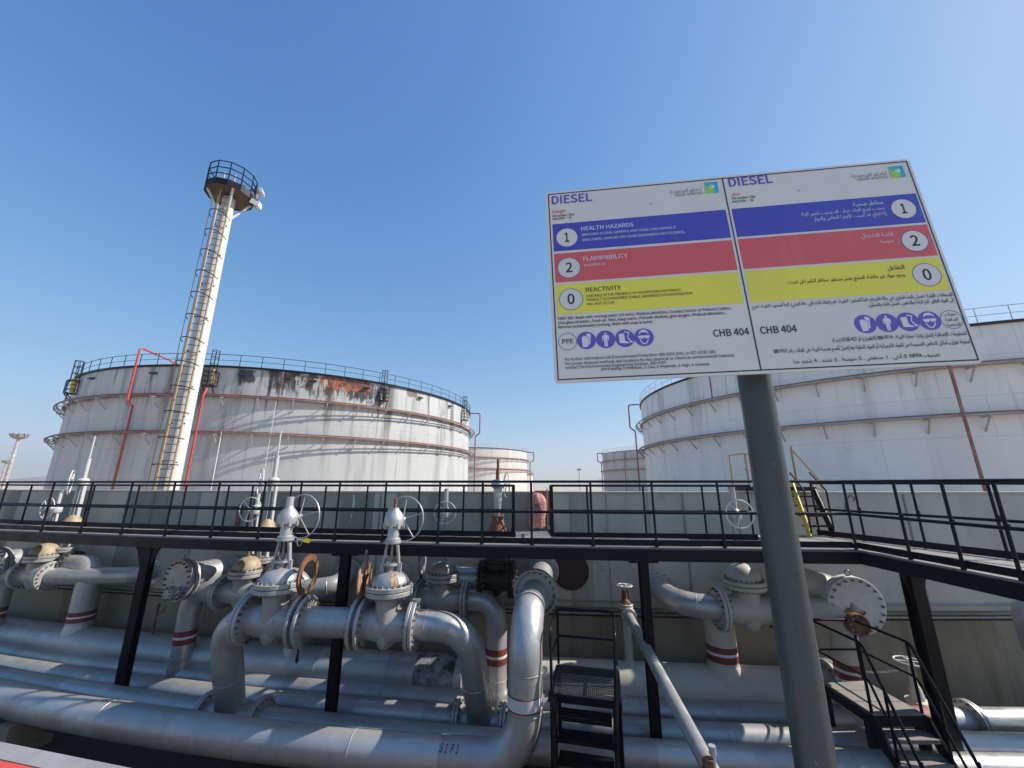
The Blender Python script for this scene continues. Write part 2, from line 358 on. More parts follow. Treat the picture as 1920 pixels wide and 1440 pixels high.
# kerb at the road edge, lower left corner of the view
a_, b_ = V((-6.5, 3.35, 0)), V((-.6, 2.03, 0)); dk = (b_-a_).normalized(); nk = V((-dk.y, dk.x, 0))
t = thing('road_kerb', ((a_+b_)/2+V((0, 0, -1.65))), 'red and pale grey painted kerb at the bottom left, nearest the viewer', 'kerb')
def kerbseg(mb, o0, o1, z0, z1):
    mb.hexa([a_+nk*o0+V((0, 0, z0)), b_+nk*o0+V((0, 0, z0)), b_+nk*o1+V((0, 0, z0)), a_+nk*o1+V((0, 0, z0)),
             a_+nk*o0+V((0, 0, z1)), b_+nk*o0+V((0, 0, z1)), b_+nk*o1+V((0, 0, z1)), a_+nk*o1+V((0, 0, z1))])
mb = MB(); kerbseg(mb, -.095, 0, GZ, -1.352); mb.build('coping_strip', kerbm, t, False)
mb = MB(); kerbseg(mb, -.50, -.096, -1.9, -1.356); mb.build('red_face', kerbred, t, False)

# ---- the dike wall
wall = thing('dike_wall', (0, yW(0), GZ), 'long grey concrete wall behind the pipes and walkway', 'wall')
xs = [-19+1.9*i for i in range(21)]
def wallstrip(mb, f0, f1, z0, z1, i0=0, i1=None):
    for i in range(i0, i1 or len(xs)-1):
        x, X2 = xs[i], xs[i+1]
        mb.hexa([(x, yW(x)+f0, z0), (X2, yW(X2)+f0, z0), (X2, yW(X2)+f1, z0), (x, yW(x)+f1, z0), (x, yW(x)+f0, z1), (X2, yW(X2)+f0, z1), (X2, yW(X2)+f1, z1), (x, yW(x)+f1, z1)])
mb = MB(); wallstrip(mb, 0, .35, -2.75, -.24, 0, 11); mb.build('upper_wall', concrete, wall, False)
mb = MB(); wallstrip(mb, .002, .352, -2.75, -.24, 11); mb.build('lighter_wall', concrete_light, wall, False)  # right stretch of the wall in a lighter concrete tone
mb = MB(); wallstrip(mb, -.03, .38, -.24, -.20); mb.build('coping', coping, wall, False)
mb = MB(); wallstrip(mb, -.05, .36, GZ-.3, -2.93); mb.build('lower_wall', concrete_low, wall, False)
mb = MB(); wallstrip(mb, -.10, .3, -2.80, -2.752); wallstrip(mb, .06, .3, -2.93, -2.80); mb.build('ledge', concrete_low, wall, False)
mb = MB(); mb.tube([(x, yW(x)-.06, -2.86) for x in xs], .028, 8); mb.tube([(x, yW(x)-.03, -2.62) for x in xs[9:]], .018, 8)
mb.build('conduit', stud, wall)
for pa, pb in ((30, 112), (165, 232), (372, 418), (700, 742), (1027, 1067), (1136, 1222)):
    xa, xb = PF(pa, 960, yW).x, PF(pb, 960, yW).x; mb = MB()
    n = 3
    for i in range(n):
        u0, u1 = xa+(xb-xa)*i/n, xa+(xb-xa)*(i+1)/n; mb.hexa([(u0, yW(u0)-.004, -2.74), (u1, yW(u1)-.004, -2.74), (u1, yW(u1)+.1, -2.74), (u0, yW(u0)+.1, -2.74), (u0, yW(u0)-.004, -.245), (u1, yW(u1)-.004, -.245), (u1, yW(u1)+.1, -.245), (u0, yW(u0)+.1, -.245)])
    mb.build('lighter_panel', concrete_light, wall, False)
# pilaster joints: narrow flush strips of lighter grout
mb = MB()
for px in (283, 712, 1072, 1138, 1215, 1282, 1700):
    p = PF(px, 960, yW); mb.box((p.x, yW(p.x)-.002, -1.5), (.035, .03, 2.48), (1, -.1+.0108*p.x, 0), (.1-.0108*p.x, 1, 0))
mb.build('joint_strip', concrete, wall, False)
# rust-red scribble on the wall, right
mb = MB(); o = PF(1585, 945, yW, -.012)
mb.tube([o+V((x, -.105*0-.001, z)) for x, z in ((.22, .06), (.24, .15), (.16, .20), (.08, .12), (.03, .05), (.0, -.05), (-.02, -.16))], .012, 6)
mb.build('scribble', oldred, wall)
mb = MB(); o = PF(661, 960, yW, -.004); wu = V((1, -.10+.0108*o.x, 0)).normalized(); wn_ = V((wu.y, -wu.x, 0))
for pl in ([(-.02, .42), (.02, .43), (.03, .30), (.05, .22), (.02, .12), (.0, -.02), (-.02, .1), (-.015, .25)], [(-.03, -.05), (.0, -.04), (-.01, -.14), (-.04, -.15)], [(-.07, -.22), (-.03, -.20), (-.05, -.25)]): mb.prism(pl, o, wu, (0, 0, 1), .002)
mb.build('paint_drip', whitepaint, wall, False)
mb = MB(); c = PF(1070, 1070, yW, -.02); wdir = V((.10-.0108*c.x, 1, 0)).normalized(); mb.disc(c, wdir, .42, .03, 48)
tag(mb.build('blanking_plate', darkred_disc), 'large dark maroon round plate on the wall under the walkway', 'plate')

# ---- the walkway
DZ = -1.1
vx = [-17, -12.5, -8, -4.5, -1, 2.4, 5.9]
near = [V((x, yDK(x), DZ)) for x in vx]
wk = thing('walkway', (-1, yDK(-1), GZ), 'black steel walkway with handrails running along the wall above the pipes', 'walkway')
LW = near+[V((5.94, 3.2, DZ))]
far_main = [p+V((0, 1.12, 0)) for p in near[:-1]]+[V((5.3, 8.02, DZ))]
RFAR = [V((6.72, 9.05, DZ)), V((7.47, 6.14, DZ)), V((8.25, 3.2, DZ))]
mb = MB()
for i in range(len(near)-2):
    a, b, c, d = near[i], near[i+1], far_main[i+1], far_main[i]
    z = V((0, 0, .03)); mb.hexa([a-z, b-z, c-z, d-z, a, b, c, d])
def slab(mb, poly, z0, z1):
    n = len(poly); b = len(mb.v)
    mb.v += [V((p[0], p[1], z0)) for p in poly]+[V((p[0], p[1], z1)) for p in poly]
    mb.f.append(tuple(b+i for i in reversed(range(n)))); mb.f.append(tuple(b+n+i for i in range(n)))
    for i in range(n): j = (i+1) % n; mb.f.append((b+i, b+j, b+n+j, b+n+i))
slab(mb, [near[5], near[6], far_main[-1], far_main[5]], DZ-.03, DZ)
slab(mb, [near[6], LW[-1], RFAR[2], RFAR[1], RFAR[0], (5.1, 9.15), (5.3, 8.02)], DZ-.034, DZ-.004)
mb.build('deck', deckm, wk, False)
mb = MB()                                                 # deep edge beams
for i in range(len(LW)-1): mb.bar(LW[i]+V((0, -.04, -.125)), LW[i+1]+V((0, -.04, -.125)), .07, .19)
for i in range(len(far_main)-1): mb.bar(far_main[i]+V((0, .04, -.125)), far_main[i+1]+V((0, .04, -.125)), .07, .19)
mb.bar(RFAR[0]+V((0, 0, -.125)), RFAR[1]+V((0, 0, -.125)), .07, .19); mb.bar(RFAR[1]+V((0, 0, -.125)), RFAR[2]+V((0, 0, -.125)), .07, .19)
for i in range(30):
    x = -15+i*.7; mb.bar((x, yDK(x)+.02, DZ-.09), (x, yDK(x)+1.1, DZ-.09), .05, .1)
for k in range(5): y = 6.2-k*.65; mb.bar((5.96, y, DZ-.09), (7.5+(6.1-y)*.25, y, DZ-.09), .05, .1)
mb.build('edge_beam', black, wk, False)
# rails
def rails(mb, pts, z0, z1, r=.024):
    for z in (z0, z1): mb.tube(fillet([V((p.x, p.y, z)) for p in pts], .12, 4), r, 10)
mb = MB(); NR = [p+V((0, .02, 0)) for p in LW]; rails(mb, NR, .03, -.52); mb.build('near_handrail', black, wk)
mb = MB()
xo0 = PF(964, 1000, yDK, 1.08).x; xo1 = PF(1037, 1000, yDK, 1.08).x
yf = lambda x: yDK(x)+1.08
fl = [V((x, yf(x), 0)) for x in [-17, -12.5, -8, -4.5, -2.2, xo0]]; fr = [V((x, yf(x), 0)) for x in [xo1, 2.4, 4.9]]
rails(mb, fl, -.05, -.56); rails(mb, fr, -.05, -.56)
tb_ = MB()
for i in range(len(LW)-1): tb_.bar(LW[i]+V((.05*(i == 6), .07, .065)), LW[i+1]+V((.05*(i == 6), .07, .065)), .008, .10)
for seq in (fl, fr):
    for a, b in zip(seq, seq[1:]): tb_.bar(V((a.x, a.y-.02, DZ+.06)), V((b.x, b.y-.02, DZ+.06)), .008, .11)
for a, b in ((RFAR[0], RFAR[1]), (RFAR[1], RFAR[2])): tb_.bar(a+V((-.05, 0, .065)), b+V((-.05, 0, .065)), .008, .11)
tb_.build('toe_board', black, wk, False)
rails(mb, RFAR, .0, -.55); mb.build('far_handrail', black, wk)
mb = MB()                                                 # the two short rails of the bridge to the extinguisher
brp = []
for x, sg in ((xo0, -1), (xo1, 1)):
    y0 = yf(x); pts = [V((x, y0, 0)), V((x+.03*sg, y0+.75, 0))]; rails(mb, pts, -.05, -.56, .02)
    brp += [(x, y0), (x+.03*sg, y0+.75), (x+.015*sg, y0+.38)]
mb.build('bridge_handrail', black, wk)
# posts: one shared mesh per kind, one object per post
def postmesh(name, h):
    m = MB(); m.tube([(0, 0, 0), (0, 0, h)], .021, 8); m.box((0, 0, .05), (.07, .012, .1)); m.box((0, -.02, h-.53), (.03, .03, .05))
    return m
def post_at(proto, loc):
    o = proto.copy(); COL.objects.link(o); o.parent = wk; o.location = V(loc)-WL[wk.name]; return o
p0 = postmesh('p', 1.13).build('railing_post', black, wk, True, True); p0.location = V((near[6].x, near[6].y+.02, DZ))-WL[wk.name]
for px in (-60, 12, 100, 172, 247, 327, 411, 497, 565, 637, 724, 825, 905, 996, 1107, 1222, 1345, 1475):
    p = PF(px, 907, yDK); post_at(p0, (p.x, p.y+.02, DZ))
for y in (6.25, 5.55, 4.95, 4.3, 3.6): post_at(p0, (5.93, y, DZ))
p1 = postmesh('p', 1.05).build('railing_post', black, wk, True, True); p1.location = V((xo0, yf(xo0), DZ))-WL[wk.name]
for px in (60, 178, 262, 350, 430, 475, 547, 612, 690, 787, 870, 906, 1100, 1205, 1315, 1400):
    p = PF(px, 911, yDK, 1.08); post_at(p1, (p.x, p.y, DZ))
for x, y in brp[1:]: post_at(p1, (x, y, DZ))
for k in (0, .3, .62, .95):
    a, b = RFAR[0], RFAR[1]; p = a+(b-a)*k; post_at(p0, (p.x, p.y, DZ))
for k in (.28, .6): p = RFAR[1]+(RFAR[2]-RFAR[1])*k; post_at(p0, (p.x, p.y, DZ))
# grated bridge from the deck to the wall
br = MB(); x0, x1 = xo0+.02, xo1-.02; ya, yb = yf(x0)-.02, yW(.5)-.06
for i in range(26): x = x0+(x1-x0)*i/25; br.box((x, (ya+yb)/2, DZ-.015), (.007, yb-ya, .03))
for i in range(34): y = ya+(yb-ya)*i/33; br.box(((x0+x1)/2, y, DZ-.008), (x1-x0, .006, .012))
br.build('bridge_grating', grating, wk, False)
br = MB(); br.box((x0-.03, (ya+yb)/2, DZ-.05), (.05, yb-ya, .12)); br.box((x1+.03, (ya+yb)/2, DZ-.05), (.05, yb-ya, .12)); br.build('bridge_frame', black, wk, False)
# strip of open grating in the deck in front of the bridge, laid on top of the plate
br = MB(); xa, xb = PF(985, 1022, yDK).x, PF(1330, 1028, yDK).x
for i in range(120):
    x = xa+(xb-xa)*i/119; br.box((x, yDK(x)+.6, DZ+.014), (.008, .95, .02), (1, -.12, 0), (.12, 1, 0))
br.build('grating_strip', grating, wk, False)
# columns with flared heads
def column(x, y, zb, wd=.15, flare=True):
    m = MB(); m.box((x, y, (zb+DZ-.22)/2), (wd*.12, wd, DZ-.22-zb)); m.box((x, y-wd/2+.008, (zb+DZ-.22)/2), (wd, .014, DZ-.22-zb)); m.box((x, y+wd/2-.008, (zb+DZ-.22)/2), (wd, .014, DZ-.22-zb))
    m.box((x, y+.42, DZ-.25), (.14, 1.05, .06)); m.box((x, y, DZ-.245), (.5, .16, .05))
    if flare:
        for sg in (-1, 1): m.prism([(0, 0), (sg*.24, 0), (sg*.07, -.46), (0, -.46)], (x, y-.03, DZ-.27), (1, 0, 0), (0, 0, 1), .03)
    m.build('column', black, wk, False)
for px, fl_ in ((278, True), (648, False), (1205, False)):
    p = PF(px, 1050, yDK, .13); column(p.x, p.y, GZ, .17 if px < 1000 else .15, fl_)
column(6.62, 7.05, GZ, .2, True)
column(6.9, 3.4, GZ, .2, True)
# ================================================================== TANKS
def on_shell(cx, cy, Rr, px, py):                   # angle on the tank where the line of sight through a pixel meets the shell
    a = ray(px, py)[0]; dx, dy = a, 1.0; A = dx*dx+dy*dy; B = -2*(dx*cx+dy*cy); C_ = cx*cx+cy*cy-Rr*Rr
    D = max(B*B-4*A*C_, 0); t_ = (-B-math.sqrt(D))/(2*A)
    return math.atan2(dy*t_-cy, dx*t_-cx)
def cyl(phi, r, z): return V((r*math.cos(phi), r*math.sin(phi), z))
def arc(phi0, phi1, r, z, n=60): return [cyl(phi0+(phi1-phi0)*i/n, r, z) for i in range(n+1)]
def tank(cx, cy, Rr, H, shellm, label, ringm, gird, group='white storage tanks', near_=True, nrail=84, name='storage_tank'):
    t = thing(name, (cx, cy, GZ), label, 'tank', group)
    mb = MB(); mb.lathe([(Rr, 0), (Rr, H), (Rr-.25, H), (Rr-.25, H-1.2)], (0, 0, 0), (0, 0, 1), 180); mb.build('shell', shellm, t, True, True)
    face = math.atan2(-cy, -cx)
    mb = MB(); mb.annulus((0, 0, H+.0), (0, 0, 1), Rr+.16, Rr-.3, .16, 160); mb.build('rim_angle', black if near_ else darkbox, t, True, True)
    gw = .8
    for gz in gird:
        mb = MB(); mb.annulus((0, 0, gz), (0, 0, 1), Rr+.30, Rr-.02, .05, 160); mb.annulus((0, 0, gz-.03), (0, 0, 1), Rr+gw+.02, Rr+gw-.07, .10, 160)
        g = mb.build('wind_girder', ringm[0], t, True, True)
        mb = MB(); mb.ring((0, 0, gz+.10), (0, 0, 1), Rr+gw-.15, .045, 140, 8); mb.build('ring_pipe', ringm[1], t, True, True)
        if near_:
            mb = MB(); mb.bar((gw-.05, 0, -.12), (0, 0, -.95), .07, .07); mb.bar((gw-.06, 0, -.1), (gw-.06, 0, -.28), .07, .07); mb.bar((0, 0, -.12), (gw, 0, -.12), .06, .06)
            p = None; n = 26
            for k in range(n):
                ph = face-1.45+2.9*k/(n-1)
                if p is None: o = p = mb.build('bracket', ringm[2], t, True, True)
                else: o = p.copy(); COL.objects.link(o); o.parent = t
                o.location = cyl(ph, Rr, gz); o.rotation_euler = (0, 0, ph)
        else:
            mb = MB()
            for k in range(30):
                ph = face-1.45+2.9*k/29; mb.bar(cyl(ph, Rr+gw-.05, gz-.1), cyl(ph, Rr, gz-.95), .07, .07)
            mb.build('girder_bracing', ringm[2], t, False, True)
    mb = MB()
    for z, r in ((1.06, .028), (.56, .022)): mb.ring((0, 0, H+z), (0, 0, 1), Rr+.05, r if near_ else r*1.6, 150, 6)
    for k in range(nrail): ph = 2*math.pi*k/nrail; mb.tube([cyl(ph, Rr+.05, H), cyl(ph, Rr+.05, H+1.06)], .026 if near_ else .04, 6)
    mb.build('guard_rail', ringm[3], t, True, True)
    return t
def cage(t, ph, Rr, H, m, cham):                    # caged foam-chamber stand below the rim
    c = lambda u, r, z: cyl(ph, Rr+.02+r*.72, z)+cyl(ph+math.pi/2, u*.66, 0)
    mb = MB(); z0 = H-1.75
    mb.hexa([c(-.6, .02, z0-.06), c(.6, .02, z0-.06), c(.6, 1.0, z0-.06), c(-.6, 1.0, z0-.06), c(-.6, .02, z0), c(.6, .02, z0), c(.6, 1.0, z0), c(-.6, 1.0, z0)])
    for u, r in ((-.6, 1.0), (.6, 1.0), (-.6, .1), (.6, .1), (0, 1.0)): mb.tube([c(u, r, z0), c(u, r, z0+1.15)], .03, 6)
    for z in (z0+.35, z0+.75, z0+1.15): mb.tube([c(-.6, .05, z), c(-.6, 1.0, z), c(.6, 1.0, z), c(.6, .05, z)], .03, 6)
    for u in (-.5, .5): mb.tube([c(u, .95, z0-.03), c(u, .02, z0-.9)], .045, 6)
    for z in (H-.6, H+.1, H+.7, H+1.25): mb.tube([c(.42*math.cos(R(a)), .45+.42*math.sin(R(a)), z) for a in range(0, 361, 30)], .026, 6)
    for a in range(0, 360, 60): mb.tube([c(.42*math.cos(R(a)), .45+.42*math.sin(R(a)), H-.8), c(.42*math.cos(R(a)), .45+.42*math.sin(R(a)), H+1.25)], .022, 6)
    o = mb.build('cage_platform', m, t, True, True)
    mb = MB(); mb.lathe([(.12, z0+.1), (.17, z0+.3), (.17, z0+1.2), (.1, z0+1.4)], c(.1, .45, 0), (0, 0, 1), 14)
    f = mb.build('foam_chamber', cham, o, True, True); return o
LX, LY, RAD, TH = 60*math.sin(R(-27.8)), 60*math.cos(R(27.8)), 22.0, 14.1
S = lambda px, py=760: on_shell(LX, LY, RAD, px, py)
BLACKS, RUSTP = (.018, .016, .014), (.33, .085, .025)
#        phi0, half width m, depth m, colour, from, to, noise along, noise down, amount, z offset
burn = [(S(598), 6.4, 3.4, BLACKS, .82, 1.10, 1.3, .22, .94, 0), (S(527), 1.8, 3.6, (.05, .042, .03), .88, 1.06, 1.6, .16, .85, 0), (S(690), 3.0, 3.0, BLACKS, .92, 1.08, 1.6, .35, .92, .3), (S(560), 3.6, 3.0, (.10, .045, .03), .98, 1.08, 1.1, .6, .8, .3),
        (S(652), 2.9, 1.6, RUSTP, .70, .80, .8, .7, 1.0, .1), (S(640), 3.0, 1.9, (.05, .03, .022), .93, 1.06, 1.8, 1.5, .8, .0), (S(592), 3.0, 3.2, (.50, .48, .44), 1.02, 1.10, 2.3, .35, .75, .4), (S(455), .9, 1.8, BLACKS, .84, 1.0, .8, .3, .9, .2), (S(772), .9, 1.0, (.10, .055, .03), .74, .9, 1.1, .6, .8, .1)]
tl_m = tank_mat('scorched_tank_paint', (.52, .52, .51), (.14, .125, .105), burn, amt=1.9)
tr_m = tank_mat('grey_tank_paint', (.76, .75, .73), (.36, .34, .315), None, amt=1.0)
tf_m = tank_mat('far_tank_paint', (.64, .61, .56), (.40, .34, .27), None, amt=.8)
tf2_m = tank_mat('far_streaked_tank_paint', (.50, .48, .46), (.20, .19, .18), None, amt=1.0)
GIRD = (11.5, 8.5)
TL = tank(LX, LY, RAD, TH, tl_m, 'huge white tank behind the tall mast, burnt black and orange at its rim', (girder_l, oldred, galv, black), GIRD)
RX, RY, RR2 = 55.8*math.sin(R(40.92)), 55.8*math.cos(R(40.92)), 21.2
TR_ = tank(RX, RY, RR2, TH, tr_m, 'huge clean pale grey tank behind the signboard on the right', (girder_r, girder_l, girder_r, galv), GIRD)
dF = 128.0
TF = tank(-17.2, dF, RAD, TH, tf_m, 'distant white tank with red rings peeping out right of the scorched tank', (oldred, firered, galv, galv), GIRD, near_=False, nrail=60)
TF2 = tank(52.5, 131.0, RAD, TH, tf2_m, 'distant streaky grey tank peeping out left of the big grey tank', (oldred, oldred, galv, galv), GIRD, near_=False, nrail=60)
TF3 = tank(3.2, 215, 8.0, 9.6, tf_m, 'smallest and farthest tank, pale with a red top ring', (firered, firered, galv, galv), (9.2,), near_=False, nrail=30)
# --- left tank fittings
for px, cm in ((150, yellow), (400, ochre), (718, blackold), (868, whitepaint)): cage(TL, S(px, 715), RAD, TH, black, cm)
def shell_pipe(t, pts, r, m, name='fire_pipe', Rr=RAD, clamp=True):
    mb = MB(); p3 = [cyl(ph, Rr+o, z) for ph, o, z in pts]; mb.tube(fillet(p3, .25, 5), r, 10)
    for a, b in zip(p3, p3[1:]):
        if clamp and (b-a).length > 2.5:
            for k in range(1, int((b-a).length/1.4)): c_ = a+(b-a)*(k*1.4/(b-a).length); mb.ring(c_, (b-a), r+.015, .022, 12, 5); 
    return mb.build(name, m, t, True, True)
pA = S(252, 800); shell_pipe(TL, [(pA, .5, .2), (pA, .5, 10.6), (pA, 1.0, 11.0), (pA, 1.0, 15.4), (pA-.012, -1.8, 15.2), (pA-.012, -3.2, 14.7)], .08, firered)
pB = S(384, 800); shell_pipe(TL, [(pB, .95, .2), (pB, .95, 11.4), (pB, .6, 12.3)], .08, firered)
pB2 = S(718, 720); shell_pipe(TL, [(pB2, .6, 11.6), (pB2, .6, 12.4)], .05, oldred); pB3 = S(150, 720); shell_pipe(TL, [(pB3, .6, 11.6), (pB3, .6, 12.4)], .06, oldred)
pC = S(879, 820)-.0; shell_pipe(TL, [(pC, .9, .2), (pC, .9, 10.9), (pC, 1.5, 11.4), (pC, 1.5, 14.2), (pC, .2, 14.2)], .085, oldred)
pD = S(500, 850); shell_pipe(TL, [(pD, .25, .3), (S(521, 760), .9, 11.2)], .02, whitepaint, 'sampling_line', clamp=False)
mb = MB()
for px in (178, 290, 455, 540, 590, 690, 790, 845):
    ph = S(px, 700); mb.hexa([cyl(ph-.012, RAD+.02, TH-.75), cyl(ph+.012, RAD+.02, TH-.75), cyl(ph+.012, RAD+.3, TH-.7), cyl(ph-.012, RAD+.3, TH-.7), cyl(ph-.012, RAD+.02, TH-.58), cyl(ph+.012, RAD+.02, TH-.58), cyl(ph+.012, RAD+.3, TH-.62), cyl(ph-.012, RAD+.3, TH-.62)])
mb.build('overflow_hood', darkbox, TL, False, True)
# --- right tank fittings
SR = lambda px, py=760: on_shell(RX, RY, RR2, px, py)
pE = SR(1800, 815); shell_pipe(TR_, [(pE, .95, .2), (pE, .95, 11.4), (pE, .5, 12.0), (pE, .5, 13.0)], .085, oldred, Rr=RR2)
pF = SR(1207, 830); shell_pipe(TR_, [(pF+.02, .9, .2), (pF+.02, .9, 10.9), (pF+.02, 1.5, 11.4), (pF+.02, 1.5, 14.3), (pF+.02, .2, 14.3)], .085, oldred, Rr=RR2)
pG = SR(1342, 720); shell_pipe(TR_, [(pG, .7, 11.6), (pG, .7, 14.0)], .06, oldred, 'foam_pipe', Rr=RR2)
SF = lambda px: on_shell(-17.2, dF, RAD, px, 880); pH = SF(988); shell_pipe(TF, [(pH, 1.0, .2), (pH, 1.0, 11), (pH, 2.2, 11.6), (pH, 2.2, 14.2), (pH, .2, 14.2)], .15, oldred, clamp=False)
SG = lambda px: on_shell(52.5, 131, RAD, px, 880); pI = SG(1134); shell_pipe(TF2, [(pI, 1.0, .2), (pI, 1.0, 11), (pI, 2.2, 11.6), (pI, 2.2, 14.2), (pI, .2, 14.2)], .15, oldred, clamp=False)
pJ = SG(1176); shell_pipe(TF2, [(pJ, .95, .2), (pJ, .95, 13.6)], .12, oldred, clamp=False)
# --- free-standing lightning rods by the left tank
for (pb, pt), lb in ((((398, 905), (414, 822)), 'thin white rod standing right of the floodlight mast before the scorched tank'),):
    p = P(pb[0], pb[1], Y=27); top = P(pt[0], pt[1], Y=27); m = MB(); m.tube([(p.x, p.y, GZ), (p.x, p.y, top.z)], .03, 8); m.tube([(p.x, p.y, top.z), (p.x, p.y, top.z+.5)], .015, 6)
    m.box((p.x, p.y, GZ+.15), (.4, .4, .3)); tag(m.build('lightning_rod', whitepaint), lb, 'rod')

# ================================================================== FLOODLIGHT MAST
MX, MY = -.853*15, 15.0; MXY = V((MX, MY, 0)); ztop = .83*15; zb = GZ
mast = thing('floodlight_mast', (MX, MY, GZ), 'tall white floodlight mast with caged yellow ladder and round railed top', 'mast')
mb = MB(); mb.tube([(MX, MY, GZ), (MX, MY, ztop)], [.36, .24], 12); mb.disc((MX, MY, GZ+.03), (0, 0, 1), .6, .06, 24)
for z in (-.5, 2.6, 5.8, 9.0): mb.ring((MX, MY, z), (0, 0, 1), .315-.0068*(z+1), .012, 24, 6)
mb.build('pole', mastwhite, mast)
tc = V((.65, -.76, 0)).normalized(); lf = V((-.76, -.65, 0)).normalized(); dl = (tc*.94+lf*.34).normalized(); tn = V((-dl.y, dl.x, 0))
ls = lambda z, o, u: MXY+dl*((.36-.0067*(z-zb))+o)+tn*u+V((0, 0, z))
ld = MB()
for u in (-.20, .20): ld.tube([ls(zb, .20, u), ls(ztop+1.0, .20, u)], .036, 8)
ladder = ld.build('ladder', ochre, mast)
ld = MB(); ld.bar(dl*-.02, dl*.2, .04, .04); sf = ld.build('standoff', black, ladder, False, True)
for i in range(24):
    o = sf if i == 0 else sf.copy()
    if i: COL.objects.link(o); o.parent = ladder
    o.location = ls(zb+1+(i//2)*1.45, 0, -.2 if i % 2 else .2)
ld = MB(); ld.tube([V((0, 0, 0))-tn*.2, tn*.2], .013, 6); rg = ld.build('rung', black, ladder, True, True)
for i in range(int((ztop-zb)/.3)):
    o = rg if i == 0 else rg.copy()
    if i: COL.objects.link(o); o.parent = ladder
    o.location = ls(zb+.3+i*.3, .20, 0)
ld = MB(); zz = zb+2.4; k = 0
while zz < ztop-.6:
    ld.tube([ls(zz, .20+.36*math.sin(R(a))*1.9, -.24*math.cos(R(a))*1.45) for a in range(0, 181, 15)], .018, 6); zz += .95
ld.build('safety_cage', black, ladder)
ld = MB()
for a in (50, 90, 130): ld.tube([ls(zb+2.4, .20+.36*math.sin(R(a))*1.9, -.24*math.cos(R(a))*1.45), ls(ztop-.7, .20+.36*math.sin(R(a))*1.9, -.24*math.cos(R(a))*1.45)], .012 if a != 90 else .016, 6)
ld.build('cage_strap', basket_under, ladder)
bz = ztop+.12; BR = .92; pts12 = [(math.cos(2*math.pi*k/12)*BR, math.sin(2*math.pi*k/12)*BR) for k in range(12)]
mb = MB(); slab(mb, [(MX+x, MY+y) for x, y in pts12], bz, bz+.06); basket = mb.build('top_platform', basket_under, mast, False)
mb = MB()
for k in range(12):
    a, b = pts12[k], pts12[(k+1) % 12]; A_, B_ = V((MX+a[0], MY+a[1], bz)), V((MX+b[0], MY+b[1], bz))
    mb.bar(A_+V((0, 0, .1)), B_+V((0, 0, .1)), .02, .30); mb.tube([A_, A_+V((0, 0, 1.12))], .024, 6)
    for h in (.50, .80, 1.12): mb.tube([A_+V((0, 0, h)), B_+V((0, 0, h))], .024, 6)
mb.build('platform_railing', black, mast, False)
mb = MB()
for a in range(4): d_ = V((math.cos(R(45+90*a)), math.sin(R(45+90*a)), 0)); mb.tube([MXY+d_*.2+V((0, 0, bz-1.05)), MXY+d_*(BR-.12)+V((0, 0, bz-.02))], .05, 8)
mb.build('platform_brace', mastwhite, mast)
def floodlight(p, d, m1):
    d = V(d).normalized(); s_ = d.cross(V((0, 0, 1))).normalized()
    mb = MB(); mb.bar(p-d*.02, p+d*.10, .36, .26); mb.bar(p-d*.16, p-d*.02, .22, .16); mb.tube([p-d*.1+V((0, 0, -.02)), p-d*.1+V((0, 0, -.24))], .02, 6)
    o = mb.build('floodlight', m1, mast, False)
    mb = MB(); mb.bar(p+d*.10, p+d*.112, .32, .22); mb.build('lamp_glass', glassl, o, False)
rt = V((.76, .65, 0))
floodlight(MXY+rt*1.10+V((0, 0, bz+.85)), (.75, .2, .25), whitepaint); floodlight(MXY+rt*1.06+V((0, 0, bz+.14)), (.8, .1, -.05), whitepaint)
floodlight(MXY+rt*.86+tc*.35+V((0, 0, bz+.02)), (.6, -.3, -.6), darkbox)
floodlight(MXY+rt*.88+V((0, 0, bz+.58)), (.5, -.5, -.5), darkbox)
for u, s_ in ((-.12, 1), (.30, 1)): floodlight(MXY+tc*.35+rt*u+V((0, 0, bz+.45)), (.3, -.6, -.5), darkbox)
# distant masts
palemast = mat('faded_mast_paint', (.42, .33, .31), .6, 0, [((1, 1, .5), (.50, .46, .44), .45, .55, .9, 2)])
def far_mast(px, ytop, Y, label, pm):
    t_ = P(px[1], ytop, Y=Y); x = ray(px[0], 905)[0]*Y; m = MB(); h = t_.z
    t = thing('distant_mast', (t_.x, Y, GZ), label, 'mast', 'distant floodlight masts')
    m.tube([(t_.x, Y, GZ), (t_.x, Y, h)], [.42, .30], 10)
    for k in range(10): z = GZ+2+k*(h-GZ-3)/10; m.ring((t_.x+.4, Y-.6, z), (0, 0, 1), .5, .06, 12, 5)
    m.build('pole', pm, t)
    m = MB(); m.lathe([(.7, h-.2), (1.5, h+.3), (1.5, h+.8)], (t_.x, Y, 0), (0, 0, 1), 12)
    for k in range(9): a = 2*math.pi*k/9; m.box((t_.x+1.45*math.cos(a), Y+1.45*math.sin(a), h+.9), (.45, .45, .6))
    m.build('lamp_head', stud, t, False)
far_mast((14, 35), 822, 102, 'distant floodlight mast with a wide lamp head at the far left, the taller of two', palemast)
far_mast((5, 12), 868, 190, 'distant floodlight mast cut by the left picture edge, the shorter of two', palemast)
far_mast((1088, 1086), 882, 290, 'distant slim lamp mast standing alone between the two far tanks', galv)
